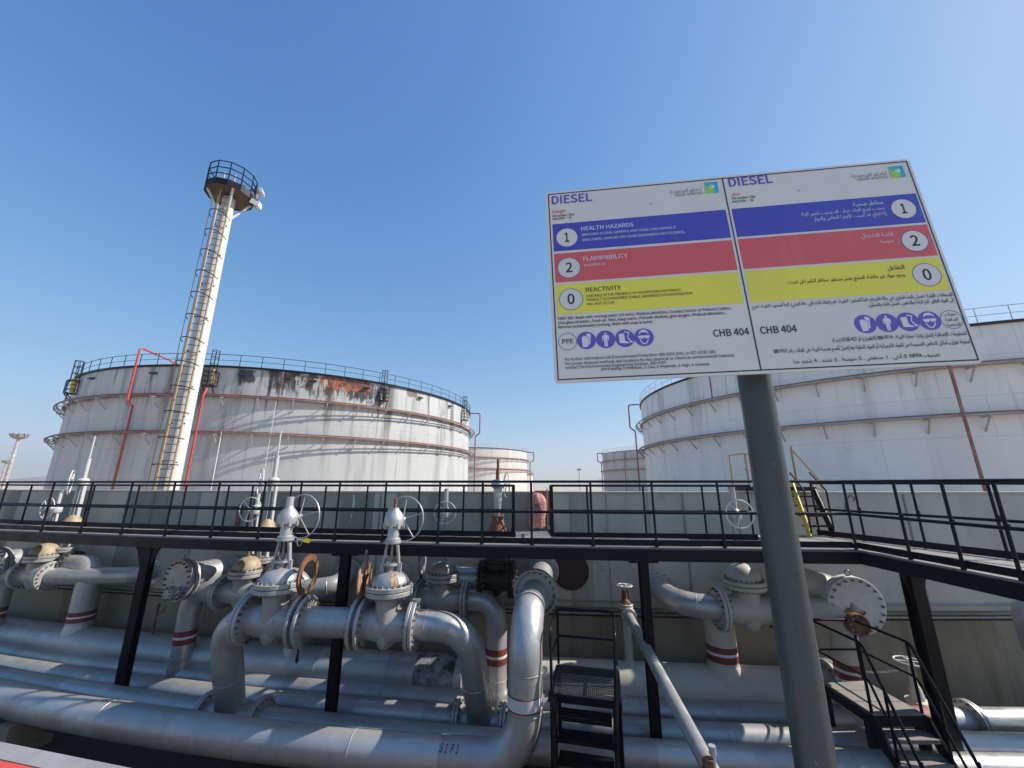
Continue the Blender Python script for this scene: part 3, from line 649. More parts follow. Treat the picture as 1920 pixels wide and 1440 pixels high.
# lattice pylon on the horizon
px_, Yp = 1126, 420; t_ = P(px_, 897, Y=Yp); m = MB(); X_ = t_.x; zt = t_.z
for sx, sy in ((-1, -1), (1, -1), (1, 1), (-1, 1)): m.tube([(X_+sx*2.6, Yp+sy*2.6, GZ), (X_+sx*.5, Yp+sy*.5, zt)], .16, 5)
for k in range(6):
    f_ = k/6; g_ = (k+1)/6; w0 = 2.6-2.1*f_; w1 = 2.6-2.1*g_; z0 = GZ+(zt-GZ)*f_; z1 = GZ+(zt-GZ)*g_
    m.tube([(X_-w0, Yp-w0, z0), (X_+w1, Yp-w1, z1)], .1, 4); m.tube([(X_+w0, Yp-w0, z0), (X_-w1, Yp-w1, z1)], .1, 4)
for z in (zt-.5, zt-2.3): m.tube([(X_-3.2, Yp, z), (X_+3.2, Yp, z)], .13, 5)
tag(m.build('power_pylon', galv), 'tiny lattice power pylon on the horizon left of the far grey tank', 'pylon')
# low painted barriers far away at the left edge
for k, (x0, x1, mm, lb) in enumerate(((-20, 17, firered, 'low red barrier on the ground at the far left'), (20, 62, coping, 'low cream barrier beside the red one at the far left'))):
    a = P(x0, 921, Z=-3.6); b = P(x1, 921, Z=-3.6); m = MB(); m.bar(V((a.x, 150, -4.0)), V((a.x+(x1-x0)*.24, 152, -4.0)), .6, 1.2)
    m.bar(V((a.x, 150, -3.36)), V((a.x+(x1-x0)*.24, 152, -3.36)), .4, .12); tag(m.build('road_barrier', mm, None, False), lb, 'barrier')

# ================================================================== SIGNBOARD
SC = 1.9
LTv = V((.100, 1, .852))*SC; RTv = V((1.104, .895, .874))*SC; LBv = V((.105, .986, .254))*SC
U_ = (RTv-LTv); SW = U_.length; U_.normalize(); V_ = (LBv-LTv); V_ = V_-U_*V_.dot(U_); SH = V_.length; V_.normalize()
NS = U_.cross(V_).normalized()
if NS.y > 0: NS = -NS                              # towards the viewer
def SP(u, v, off=0.0): return LTv+U_*(u*SW)+V_*(v*SH)+NS*off
signm = mat('sign_white_sheet', (.63, .61, .585), .4, 0, [(2.2, (.55, .54, .52), .45, .7, .7, 5), (14, (.46, .44, .41), .70, .8, .5, 7)])
sblue = mat('sign_blue', (.065, .068, .40), .35, 0, [(3, (.085, .09, .42), .45, .7, .6, 5)]); sred = mat('sign_red', (.60, .10, .105), .38, 0, [((9, 9, 1.5), (.64, .16, .16), .55, .75, .6, 6)])
syel = mat('sign_yellow', (.72, .66, .07), .38, 0, [(3, (.62, .57, .09), .45, .7, .6, 5)]); snavy = mat('sign_navy_line', (.022, .022, .06), .4)
stxt = mat('sign_black_print', (.02, .02, .028), .5); swht = mat('sign_white_print', (.62, .63, .68), .4); sgry = mat('sign_grey_print', (.22, .24, .27), .4)
spur = mat('sign_purple_disc', (.115, .09, .42), .4); sblutx = mat('sign_blue_print', (.09, .075, .40), .4); sredtx = mat('sign_red_print', (.70, .13, .09), .4)
lgb = mat('logo_blue', (.03, .33, .62), .4); lgg = mat('logo_green', (.30, .55, .08), .4); lgt = mat('logo_teal', (.03, .42, .45), .4); lgw = mat('logo_white', (.75, .85, .8), .4)
sb = thing('safety_signboard', SP(.5, 1, -.1)*1.0+V((0, 0, -2.5)), 'large white diesel hazard signboard in English and Arabic on a grey pole', 'signboard')
mb = MB(); rc = .012; poly = []
for cx_, cy_, a0 in ((rc, rc*1.6, 180), (1-rc, rc*1.6, 270), (1-rc, 1-rc*1.6, 0), (rc, 1-rc*1.6, 90)):
    for k in range(6): a = R(a0+18*k); poly.append(((cx_+rc*math.cos(a))*SW, (cy_+rc*1.69*math.sin(a))*SH))
mb.prism(poly, LTv-NS*.012, U_, V_, (1 if U_.cross(V_).dot(NS) > 0 else -1)*.012); panel = mb.build('sign_panel', signm, sb, False)
mb = MB()
for v_ in (.06, .5, .94): mb.bar(SP(.01, v_, -.028), SP(.99, v_, -.028), .03, .03, NS)
mb.build('back_rail', galv, sb, False)
def patch(name, quads, m, off, par=None):
    mb = MB()
    for qd in quads:
        b = len(mb.v); mb.v += [SP(u, v, off) for u, v in qd]; mb.f.append(tuple(range(b, b+len(qd))))
    return mb.build(name, m, par or panel, False)
rct = lambda a, b, c, d: [(a, b), (c, b), (c, d), (a, d)]
asp = SW/SH
def circ(u, v, r, n=36, k=1.0): return [(u+r*math.cos(2*math.pi*i/n), v+r*asp*math.sin(2*math.pi*i/n)*k) for i in range(n)]
def annul(u, v, r, w_, n=40):
    return [[(u+r*math.cos(a0), v+r*asp*math.sin(a0)), (u+r*math.cos(a1), v+r*asp*math.sin(a1)), (u+(r-w_)*math.cos(a1), v+(r-w_)*asp*math.sin(a1)), (u+(r-w_)*math.cos(a0), v+(r-w_)*asp*math.sin(a0))]
            for a0, a1 in ((2*math.pi*i/n, 2*math.pi*(i+1)/n) for i in range(n))]
lw = .0032
patch('border_line', [rct(.008, .010, .993, .010+lw*asp), rct(.008, .984, .993, .984+lw*asp), rct(.008, .010, .008+lw, .984), rct(.993-lw, .010, .993, .984), rct(.5055, .010, .509, .984)], snavy, .0012)
for q_ in (rct(.0165, .190, .4995, .344), rct(.515, .190, .986, .344)): patch('blue_band', [q_], sblue, .001)
for q_ in (rct(.0165, .357, .4995, .512), rct(.515, .355, .986, .511)): patch('red_band', [q_], sred, .001)
for q_ in (rct(.0165, .524, .4995, .677), rct(.515, .521, .986, .677)): patch('yellow_band', [q_], syel, .001)
discs = [(.056, .272, .0315), (.056, .438, .0325), (.056, .603, .0325), (.944, .266, .031), (.944, .433, .0315), (.945, .600, .0325)]
for d in discs: patch('rating_disc', [circ(*d)], signm, .0018)
for d in discs: patch('rating_ring', annul(d[0], d[1], d[2], .0016), sblue, .0022)
# --- lettering
def getfont():
    try: return bpy.data.fonts.load(bpy.utils.system_resource('DATAFILES', path='fonts')+'/Noto Sans CJK Regular.woff2')
    except Exception: return None
FONT = getfont()
FORMS = {'ا': 0xFE8D, 'أ': 0xFE83, 'إ': 0xFE87, 'آ': 0xFE81, 'ب': 0xFE8F, 'ت': 0xFE95, 'ث': 0xFE99, 'ج': 0xFE9D, 'ح': 0xFEA1, 'خ': 0xFEA5, 'د': 0xFEA9, 'ذ': 0xFEAB, 'ر': 0xFEAD, 'ز': 0xFEAF,
  'س': 0xFEB1, 'ش': 0xFEB5, 'ص': 0xFEB9, 'ض': 0xFEBD, 'ط': 0xFEC1, 'ظ': 0xFEC5, 'ع': 0xFEC9, 'غ': 0xFECD, 'ف': 0xFED1, 'ق': 0xFED5, 'ك': 0xFED9, 'ل': 0xFEDD, 'م': 0xFEE1, 'ن': 0xFEE5,
  'ه': 0xFEE9, 'و': 0xFEED, 'ى': 0xFEEF, 'ي': 0xFEF1, 'ة': 0xFE93, 'ء': 0xFE80, 'ئ': 0xFE89, 'ؤ': 0xFE85}
NOJ = set('اأإآدذرزوىةؤ'); LAM = {'ا': 0xFEFB, 'أ': 0xFEF7, 'إ': 0xFEF9, 'آ': 0xFEF5}
def shape(wd):                                      # joined letter forms, right to left
    out = []; i = 0; join = False
    while i < len(wd):
        c = wd[i]
        if c == 'ل' and i+1 < len(wd) and wd[i+1] in LAM: out.append(chr(LAM[wd[i+1]]+(1 if join else 0))); join = False; i += 2; continue
        if c not in FORMS: out.append({'(': ')', ')': '('}.get(c, c)); join = False; i += 1; continue
        nx = i+1 < len(wd) and wd[i+1] in FORMS and wd[i+1] != 'ء' and c not in NOJ and c != 'ء'; b = FORMS[c]
        if c == 'ء': out.append(chr(b))
        elif c in NOJ: out.append(chr(b+(1 if join else 0)))
        else: out.append(chr(b+(3 if join and nx else 2 if nx else 1 if join else 0)))
        join = nx; i += 1
    return ''.join(reversed(out))
def visual(s):
    import re
    toks = re.findall(r'[A-Za-z0-9][A-Za-z0-9.\-]*|[^A-Za-z0-9\s]+|\s+', s)
    return ''.join(t if re.match(r'[A-Za-z0-9]', t) else shape(t) for t in reversed(toks))
def glyphs(body, off, f):
    c = bpy.data.curves.new('t', 'FONT'); c.body = body; c.size = 1; c.offset = off; c.resolution_u = 3
    if f: c.font = f
    o = bpy.data.objects.new('t', c); COL.objects.link(o); bpy.context.view_layer.update()
    me = bpy.data.meshes.new_from_object(o.evaluated_get(bpy.context.evaluated_depsgraph_get())); bpy.data.objects.remove(o); me.materials.clear(); return me
CAP = max(p.co.y for p in glyphs('H', 0, FONT).vertices)
def text(body, u0, u1, v, m, h, bold=0.0, align='L', off=.0026, name='lettering', frame=None, fnt=True):
    """print body with its base line at v between u0 and u1 (fractions of the board); h = cap height as a fraction of board height"""
    me = glyphs(body, (.006+bold*.45)*(CAP/.72 if FONT else 1) if fnt else 0, FONT if fnt else None)
    xs_ = [p.co.x for p in me.vertices]
    if not xs_: return None
    x0, x1 = min(xs_), max(xs_); sy = h*SH/(CAP if fnt else .72); wd = (u1-u0)*SW; sx = wd/(x1-x0)
    fr = frame or (lambda x, y: SP(u0, v, off)+U_*x-V_*y)
    if bold > .003 and not fnt:              # heavier print: the strokes struck again beside themselves
        vs_ = [tuple(p.co) for p in me.vertices]; fs_ = [tuple(p.vertices) for p in me.polygons]; n0 = len(vs_); V2 = []; F2 = []
        for k, e in enumerate((-1, 0, 1)):
            V2 += [(a+e*bold*.62, b, k*.00012) for a, b, c_ in vs_]; F2 += [tuple(i+n0*k for i in f) for f in fs_]
        me = bpy.data.meshes.new('t'); me.from_pydata(V2, [], F2); me.update()
    for p in me.vertices: p.co = fr((p.co.x-x0)*sx, p.co.y*sy)+NS*p.co.z
    me.materials.clear(); me.materials.append(m); ob = bpy.data.objects.new(name, me); COL.objects.link(ob); ob.parent = panel; ob.location = -WL[panel.name]; WL[ob.name] = V((0, 0, 0))
    return ob
B = .022
panel_loc = V((0, 0, 0))
text('DIESEL', .0185, .136, .073, sblutx, .046, .028); text('DIESEL', .5215, .639, .063, sblutx, .046, .028)
text('Danger', .018, .058, .127, sredtx, .019, .02); text('UN number: 3082', .018, .082, .149, stxt, .012, .02); text('HAZCHEM: \u20223Z', .018, .0735, .166, stxt, .012, .02)
text('UN number: 3082', .5215, .585, .138, stxt, .012, .02); text('HAZCHEM: \u20223Z', .5215, .577, .157, stxt, .012, .02)
text('HEALTH HAZARDS', .098, .245, .241, swht, .022, .008); text('IRRITATING TO SKIN ; HARMFUL-MAY CAUSE LUNG DAMAGE IF', .098, .359, .271, swht, .0125, .005)
text('SWALLOWED.; VAPOURS MAY CAUSE DROWSINESS AND DIZZINESS.', .098, .381, .300, swht, .0125, .005)
text('FLAMMABILITY', .0975, .219, .408, swht, .022, .008); text('MODERATE', .098, .157, .4385, swht, .0125, .002)
text('REACTIVITY', .0975, .192, .572, stxt, .022, .008); text('UNSTABLE IN THE PRESENCE OF INCOMPATIBLE MATERIALS.', .0975, .348, .599, stxt, .0125, .004)
text('PRODUCT IS CONSIDERED STABLE. HAZARDOUS POLYMERISATION', .0975, .374, .619, stxt, .0125, .004); text('WILL NOT OCCUR.', .0975, .172, .6405, stxt, .0125, .004)
for (u, v, r), ch in zip(discs, '120120'): text(ch, u-(.007 if ch == '1' else .0095), u+(.006 if ch == '1' else .0095), v+.024, stxt, .050, .03)
text('FIRST AID: Wash with running water (15 mins). Medical attention.; Contact Doctor or Poisons Centre.;', .017, .465, .704, stxt, .0135, .018)
text('Give glass of water.; Fresh air. Rest, keep warm. If breath shallow, give oxygen. Medical attention.;', .017, .449, .725, stxt, .0135, .018)
text('Remove contaminated clothing. Wash with soap & water.', .017, .265, .746, stxt, .0135, .018)
text('CHB 404', .410, .497, .827, stxt, .0315, .022); text('CHB 404', .524, .611, .826, stxt, .0315, .022)
text('For further information call Environmental Protection: 880-9714 (DH), or 427-0158 (JID)', .030, .408, .902, stxt, .0135, .002)
text('For proper disposal methods and locations for the chemical or chemical contaminated material,', .030, .452, .922, stxt, .0135, .002)
text('contact the Environmental Engineering Division, 880-9767', .030, .284, .940, stxt, .0135, .002)
text('NFPA Rating: 0: Minimum, 1: Low, 2: Moderate, 3: High, 4: Extreme', .121, .388, .955, stxt, .0115, .018)
text('PPE', .0255, .0545, .820, stxt, .0205, .022)
ar = lambda s, u0, u1, v, m, h, bold=.012: text(visual(s), u0, u1, v, m, h, bold, fnt=False)
ar('خطر', .522, .548, .117, sredtx, .020); ar('مخاطر صحية', .825, .899, .232, swht, .022); ar('يسبب تهيج الجلد. ضار - قد يسبب تضرر الرئة', .690, .898, .260, swht, .018); ar('إذا ابتلع. قد تسبب الأبخرة النعاس والدوار', .718, .899, .290, swht, .018)
ar('قابلية الاشتعال', .821, .898, .399, swht, .020); ar('متوسط', .862, .895, .431, swht, .016); ar('التفاعل', .860, .899, .565, stxt, .021); ar('وجود مواد غير ملائمة. المنتج يعتبر مستقر. مخاطر البلمرة لن تحدث', .615, .894, .600, stxt, .017)
ar('الإسعافات الأولية: تغسل بالماء الجاري. في حالة الانزعاج. الجأ للمشورة الطبية.؛ قم بإعطاء الماء (في حالة الوعي). الجأ للمشورة الطبية.؛ اخرج', .516, .986, .705, stxt, .0165)
ar('إلى الهواء الطلق. الزم الراحة والتنفس. تغسل بالماء والصابون', .791, .985, .7305, stxt, .0165)
ar('للمعلومات الإضافية إتصل بإدارة حماية البيئة : 880-9714 (الظهران) أو 0158-427 (جدة)', .687, .986, .880, stxt, .017); ar('لمعرفة طرق و أماكن التخلص الصحيحة من المواد الكيميائية أو المواد الملوثة بها إتصل بقسم هندسة البيئة على الهاتف رقم 880.9767', .546, .987, .916, stxt, .017)
ar('تصنيف NFPA: 0: أدنى ، 1: منخفض ، 2: متوسط ، 3: شديد ، 4: شديد جداً'.replace('ً', ''), .586, .913, .965, stxt, .017)
ar('معدات', .953, .977, .793, stxt, .014); ar('السلامة', .951, .978, .816, stxt, .014); ar('الشخصية', .950, .980, .838, stxt, .014)
for du, dv in ((0, 0), (.4865, .004)):
    ar('أرامكو السعودية', .357+du, .446+du, .072+dv, sgry, .019, .004); text('saudi aramco', .368+du, .447+du, .0915+dv, sgry, .0165, .004)
    L0, T0, L1, T1 = .4545+du, .028+dv*1.5, .491+du, .0905+dv*1.5; cxx = L0+.62*(L1-L0); cyy = T0+.42*(T1-T0)
    patch('logo_mark', [rct(L0, T0, L1, T1)], lgb, .0016); patch('logo_green', [[(L0, T0), (cxx, T0+.012), (cxx+.004, cyy), (L1-.012, T1), (L0, T1)]], lgg, .0019)
    patch('logo_teal', [[(L0, T0), (L0+.016, T0), (cxx, cyy-.012), (L0+.008, T0+.03)], [(L1-.013, T1), (L1-.004, T1), (cxx+.006, cyy+.008)]], lgt, .0022)
    patch('logo_star', [circ(cxx-.001, cyy, .0052, 14)]+[[(cxx-.001, cyy-.004), (cxx-.001, cyy+.004), (cxx+.013*math.cos(a), cyy+.013*asp*math.sin(a))] for a in (2.3, 2.9, 3.6, 4.4, 5.0)], lgw, .0025)
# protective-equipment pictograms
pict = [(.089, .8105), (.139, .8105), (.1885, .8105), (.237, .811), (.7715, .808), (.821, .808), (.8685, .809), (.9165, .809)]
for u, v in pict: patch('pictogram_disc', [circ(u, v, .0248)], spur, .0016)
for u, v in ((.0395, .811), (.965, .810)): patch('equipment_ring', annul(u, v, .0245, .0012), sblue, .0018)
def poly_at(c, pts): u, v = c; return [(u+x*.0248, v-y*.0248*asp) for x, y in pts]
glove = [[(-.42, -.78), (.12, -.72), (.2, .1), (.3, .22), (.22, .34), (.08, .2), (.06, .42), (-.06, .5), (-.12, .44), (-.2, .55), (-.3, .5), (-.34, .4), (-.44, .42), (-.5, .3)],
         [(.18, -.5), (.36, -.46), (.42, .1), (.5, .62), (.44, .72), (.36, .66), (.3, .8), (.22, .76), (.2, .68), (.08, .8), (.02, .72), (.05, .56), (.1, .5), (.12, .3), (.28, .4), (.36, .24), (.24, .08)]]
suit = [[(-.16, -.82), (-.03, -.82), (-.005, -.1), (.005, -.1), (.03, -.82), (.16, -.82), (.18, .1), (.24, .22), (.22, -.12), (.34, -.12), (.36, .34), (.2, .5), (-.2, .5), (-.36, .34), (-.34, -.12), (-.22, -.12), (-.24, .22), (-.18, .1)]]
boot = [[(-.62, .5), (-.05, .55), (-.02, -.2), (.1, -.34), (.38, -.46), (.38, -.6), (-.56, -.52)], [(.0, .78), (.52, .66), (.34, .1), (.58, -.28), (.78, -.42), (.76, -.52), (.5, -.5), (.46, -.36), (.24, .08), (.38, .56), (.02, .66)]]
face = [[(-.5, .38), (-.42, .66), (-.16, .84), (.16, .84), (.42, .66), (.5, .38), (.38, .42), (.3, .56), (-.3, .56), (-.38, .42)], [(-.6, .20), (.6, .20), (.58, .0), (.44, -.14), (.14, -.14), (0, .0), (-.14, -.14), (-.44, -.14), (-.58, .0)],
        [(-.46, -.2), (-.36, -.55), (-.14, -.78), (.14, -.78), (.36, -.55), (.46, -.2), (.36, -.22), (.27, -.48), (.1, -.66), (-.1, -.66), (-.27, -.48), (-.36, -.22)]]
for k, pp in enumerate((glove, suit, boot, face)):
    for c in (pict[k], pict[4+k]):
        g_ = []
        for pl in pp: g_.append(poly_at(c, pl))
        if k == 1: g_.append([(c[0]+x*.0248, c[1]+y) for x, y in [(.12*math.cos(a*.5236), -.0248*asp*.64+.0248*asp*.12*math.sin(a*.5236)) for a in range(12)]])
        patch('pictogram', g_, swht, .0021)
mb = MB()
for u, v in ((.3, .12), (.3, .9), (.7, .12), (.7, .9)): mb.lathe([(.007, 0), (.005, .003)], SP(u, v, .001), NS, 10)
mb.build('rivet', galv, panel)
# pole
pt = SP(.577, .97, -.08); pole_r = .0765
px0 = P(1413, 705, Y=pt.y+.125); mb = MB(); mb.tube([(px0.x, px0.y, -1.7), (px0.x, px0.y, SP(.57, .1).z)], pole_r, 40)
mb.ring((px0.x, px0.y, -.05), (0, 0, 1), pole_r+.0006, .0009, 40, 6); mb.build('sign_pole', postgrey, sb)
mb = MB()
for v_ in (.2, .85): c_ = SP(.57, v_, 0); mb.ring((px0.x, px0.y, c_.z), (0, 0, 1), pole_r+.006, .012, 30, 6)
mb.build('pole_clamp', galv, sb)
# ================================================================== PIPES AND VALVES
def run(fn, z, x0, x1, step=.45):
    n = max(2, int((x1-x0)/step)); return [V((x0+(x1-x0)*i/n, fn(x0+(x1-x0)*i/n), z)) for i in range(n+1)]
def tangent(fn, x): return V((1, fn(x+.01)/.01-fn(x)/.01, 0)).normalized()
def bands(par, path, i0, r, mats_w):                 # painted rings following a straight run from path[i0] along d: (mat, offset, width)
    p, d = path
    for m, o, w_ in mats_w:
        mb = MB(); mb.tube([p+d*o, p+d*(o+w_)], r+.004, 32); mb.build('painted_band', m, par)
def pipe(name, pts, r, m, label, cat='pipe', group=None, welds=(), n=32, base=None):
    t = thing(name, base or V((pts[len(pts)//2].x, pts[len(pts)//2].y, GZ)), label, cat, group)
    mb = MB(); mb.tube(pts, r, n)
    for c, ax in welds: weld(mb, c, ax, r)
    mb.build('pipe_run', m, t); return t
def support(fn, x, ztop, lab, wd=.5):
    d = tangent(fn, x); y = fn(x); m = MB(); m.box((x, y, (GZ+ztop)/2), (.32, wd, ztop-GZ+.04), d, (-d.y, d.x, 0))
    m.box((x, y, GZ+.06), (.5, wd+.2, .16), d, (-d.y, d.x, 0)); tag(m.build('pipe_support', concrete_low, None, False), lab, 'support')
GW = 'long pipes lying along the wall'
# -- front pipe that turns up at its right end and goes back through the wall
zP, rP = -3.85, .255
xe = .19; a = run(yP1, zP, -16, -1.1); tipY = yP1(-.2)-.02
P1pts = a[:-1]+fillet([a[-1], V((xe, tipY, zP)), V((xe+.02, tipY+.03, -2.03)), V((.75, yW(.75)+.1, -1.99))], [.62, .62], 12)
P1 = pipe('turned_up_pipe', P1pts, rP, silver, 'front silver pipe whose right end turns up and goes back into the wall', 'pipe', GW,
          [(V((x, yP1(x), zP)), tangent(yP1, x)) for x in (-10.2, -6.8, -2.35, -1.02)]+[(V((xe, tipY, -3.22)), V((0, 0, 1))), (V((xe+.02, tipY+.02, -2.72)), V((0, 0, 1)))])
bands(P1, (V((xe, tipY+.004, -3.16)), V((0, 0, 1))), 0, rP, [(redpaint, -.012, .02), (whitepaint, .008, .15), (redpaint, .158, .012)])
fdir = (V((.75, yW(.75), -1.99))-V((xe+.02, tipY+.03, -2.03))).normalized()
def onaxis(y): t_ = (y-tipY)/(yW(.75)-tipY); return V((xe+.02+(.73-xe)*t_, y, -2.03+.04*t_))
mb = MB(); mb.flange(onaxis(8.15), fdir, .415, 20); mb.build('flange', silver_valve, P1)
mb = MB(); mb.bolts(onaxis(8.15)-fdir*.075, -fdir, .355, 18, .026, .045, False, .0); mb.build('rusty_stud_ring', rust, P1)
mb = MB(); c = onaxis(yW(.75)-.05); mb.disc(c, fdir, .36, .05, 40); mb.bolts(c, -fdir, .31, 14, .018, .03, False, .025); mb.build('wall_flange', silver, P1)
# stencil on the front pipe
def stencil():
    a0, b0 = ray(858, 1402); x = -.83
    for i, (ch, st) in enumerate(zip('S1P1', range(4))):
        xx = -1.02+i*.078; d = tangent(yP1, xx); th = R(52); nrm = V((d.y*math.cos(th), -d.x*math.cos(th), math.sin(th))); up = nrm.cross(d); up = -up if up.z < 0 else up
        o = V((xx, yP1(xx), zP))+nrm*(rP+.003)
        c = bpy.data.curves.new('t', 'FONT'); c.body = ch; c.size = 1; c.resolution_u = 2
        if FONT: c.font = FONT
        ob = bpy.data.objects.new('t', c); COL.objects.link(ob); bpy.context.view_layer.update()
        me = bpy.data.meshes.new_from_object(ob.evaluated_get(bpy.context.evaluated_depsgraph_get())); bpy.data.objects.remove(ob)
        for p in me.vertices:                        # wrap the stroke round the pipe
            s_ = p.co.y*.105/CAP; t2 = th+(s_-.05)/rP; nr = V((d.y*math.cos(t2), -d.x*math.cos(t2), math.sin(t2)))
            p.co = V((xx, yP1(xx), zP))+nr*(rP+.004)+d*(p.co.x*.060/CAP+s_*.12)
        me.materials.append(stxt); ob = bpy.data.objects.new('stencil_letter', me); COL.objects.link(ob); ob.parent = P1; ob.location = -WL[P1.name]; WL[ob.name] = V((0, 0, 0))
stencil()
zC, zB, zA, zH, rs = -4.05, -4.15, -4.2, -3.95, .205
xTL, xTR = -5.05, -.56                                # where the front loop stands on its two pipes
Cp = pipe('ground_pipe', run(yC, zC, -16, 12), rs, silver, 'second silver pipe from the front, half hidden behind the turned-up pipe', 'pipe', GW, [(V((x, yC(x), zC)), tangent(yC, x)) for x in (-9, -3.3, -2.2, 5, 8)])
Bp = pipe('ground_pipe', run(yB, zB, -16.5, 12), rs, silver, 'third silver pipe from the front, in the middle of the row', 'pipe', GW, [(V((x, yB(x), zB)), tangent(yB, x)) for x in (-8.6, -2.9, 1.2, 3.6, 7)])
Ap = pipe('ground_pipe', run(yA, zA, -17, 12.5), rs+.01, silver, 'fourth silver pipe from the front, next to the thick headers', 'pipe', GW, [(V((x, yA(x), zA)), tangent(yA, x)) for x in (-6.2, -2.6, 2.4, 5.2)])
for par, fn, z, xs_ in ((Cp, yC, zC, (xTL-.5, xTL+.58)), (Bp, yB, zB, (xTR-.42, xTR+.42)), (Ap, yA, zA, (8.35,))):
    for x in xs_: mb = MB(); mb.flange(V((x, fn(x), z)), tangent(fn, x), .335, 16, t=.045); mb.build('flange', silver_valve, par)
mb = MB(); dA = tangent(yA, 8); mb.tube([V((7.35, yA(7.35), zA)), V((7.62, yA(7.62), zA))], rs+.014, 24); mb.build('painted_band', oldred, Ap)
rH = .385
Hl = pipe('header_pipe', run(yH, zH, -17, -1.15)+[V((-1.0, yH(-1), zH))], rH, silver, 'thick left header pipe at the foot of the wall, its right end stained black', 'pipe', 'thick header pipes', [(V((x, yH(x), zH)), tangent(yH, x)) for x in (-9.6, -4.2, -2.6, -2.35)])
mb = MB(); dH = tangent(yH, -1.4); mb.tube(run(yH, zH, -2.0, -1.15), rH+.004, 40); 
soot = mat('soot_stained_paint', (.38, .39, .40), .55, .2, [(2.2, (.035, .032, .03), .40, .60, .97, 8), (9, (.02, .02, .018), .5, .7, .8, 8)])
mb.build('sooty_end', soot, Hl)
H2y = q(9.47, -.128, .0052)
Hr = pipe('header_pipe', run(H2y, zH, .62, 6.2), rH, cream, 'thick right header pipe with a bolted flange closing its right end', 'pipe', 'thick header pipes', [(V((x, H2y(x), zH)), tangent(H2y, x)) for x in (3.1, 5.2)])
mb = MB(); d = tangent(H2y, 6.2); mb.flange(V((6.28, H2y(6.28), zH)), d, .54, 24, t=.07); mb.build('end_flange', silver_valve, Hr)
mb = MB(); c = V((.62, H2y(.62), zH)); d = -tangent(H2y, .7); mb.lathe([(rH, 0), (rH*.93, .09), (rH*.72, .17), (rH*.4, .22), (.02, .235)], c, d, 32); mb.build('end_cap', cream, Hr)
silver_b = mat('repainted_silver', (.38, .385, .39), .44, .52, [(1.6, (.30, .30, .30), .45, .72, .8, 6), (12, (.18, .15, .12), .64, .74, .7, 9)], (34, .22, .006), .1, dust=.5)
silver_c = mat('newer_silver', (.52, .52, .51), .42, .5, [(1.3, (.44, .44, .43), .45, .72, .8, 6), (12, (.26, .22, .17), .66, .75, .7, 9)], (34, .2, .006), .1, dust=.5)
for par, fn, z, r_, spans in ((P1, yP1, zP, rP, ((-6.8, -5.4, silver_b), (-2.35, -1.02, silver_c), (-12, -10.2, silver_c))), (Cp, yC, zC, rs, ((-9, -7.4, silver_c), (-3.3, -2.2, silver_b), (2.2, 3.6, silver_c), (5, 6.3, silver_b))),
                              (Bp, yB, zB, rs, ((-8.6, -6.9, silver_b), (-2.9, -1.6, silver_c), (1.2, 2.3, silver_b), (7, 8.4, silver_c))), (Ap, yA, zA, rs+.01, ((-6.2, -4.8, silver_c), (2.4, 3.6, silver_b))), (Hl, yH, zH, rH, ((-9.6, -7.9, silver_b), (-4.2, -2.6, silver_c)))):
    for x0, x1, mm in spans: mb = MB(); mb.tube(run(fn, z, x0, x1, .45), r_+.0018, 36, cap=False); mb.build('repainted_length', mm, par)
support(yP1, -8.75, zP-rP, 'tan concrete block under the front pipe at the left picture edge')
p = P(0, 1375, Z=-4.2)

# ---- valves ------------------------------------------------------------
def wheel(par, c, ax, Rr, m, spokes=5, r=.014, dish=.0, name='handwheel'):
    mb = MB(); ax = V(ax).normalized(); mb.ring(c, ax, Rr, r, 48, 8); u = ax.orthogonal().normalized(); w_ = ax.cross(u)
    for k in range(spokes): a_ = 2*math.pi*k/spokes+.5; d_ = u*math.cos(a_)+w_*math.sin(a_); mb.tube([V(c)+ax*dish, V(c)+d_*Rr], r*.8, 6)
    mb.tube([V(c)+ax*(dish-.03), V(c)+ax*(dish+.04)], .04, 12); return mb.build(name, m, par)
def body(par, C, b, rb, L, hb, BR, m, fr, nb=20, flanges=(1, 1), zt=None, dm=None, dome_h=None, sxb=.66):
    """gate-valve casting: bore tube with flanges, wedge-shaped body, bolted bonnet and dome"""
    C, b = V(C), V(b).normalized(); zt = V(zt).normalized() if zt is not None else V((0, 0, 1))
    mb = MB(); mb.tube([C-b*L, C-b*L*.72, C-b*L*.35, C, C+b*L*.35, C+b*L*.72, C+b*L], [rb*1.02, rb*1.03, rb*1.14, rb*1.2, rb*1.14, rb*1.03, rb*1.02], 32)
    k = BR/.40; mb.lathe([(.03, -rb*1.55), (.12*k, -rb*1.52), (.19*k, -rb*1.34), (.235*k, -rb*.9), (.27*k, -rb*.2), (.285*k, rb*.6), (.295*k, hb*.75), (.32*k, hb*.92), (.36*k, hb)], C, zt, 40, sxb, b)
    mb.build('valve_body', m, par)
    for s_, on in zip((-1, 1), flanges):
        if on: mb = MB(); mb.flange(C+b*s_*(L+.02), b, fr, nb); mb.build('flange', m, par)
    mb = MB(); mb.flange(C+zt*(hb+.03), zt, BR, nb+2, t=.07); mb.build('bonnet_flange', m, par)
    dh = dome_h or BR*.72; h0 = hb+.1
    mb = MB(); mb.lathe([(BR*.80, h0-.02), (BR*.80, h0+dh*.12), (BR*.78, h0+dh*.3), (BR*.70, h0+dh*.55), (BR*.54, h0+dh*.8), (BR*.34, h0+dh*.94), (BR*.18, h0+dh*.99), (BR*.12, h0+dh)], C, zt, 32)
    mb.build('bonnet_dome', dm or m, par); return C+zt*(h0+dh), zt
zF0, zF1 = -2.29, -2.36
LA, LB_ = V((-5.0, 7.60, zF0)), V((-.74, 7.42, zF1)); bF = (LB_-LA).normalized(); rl = .232
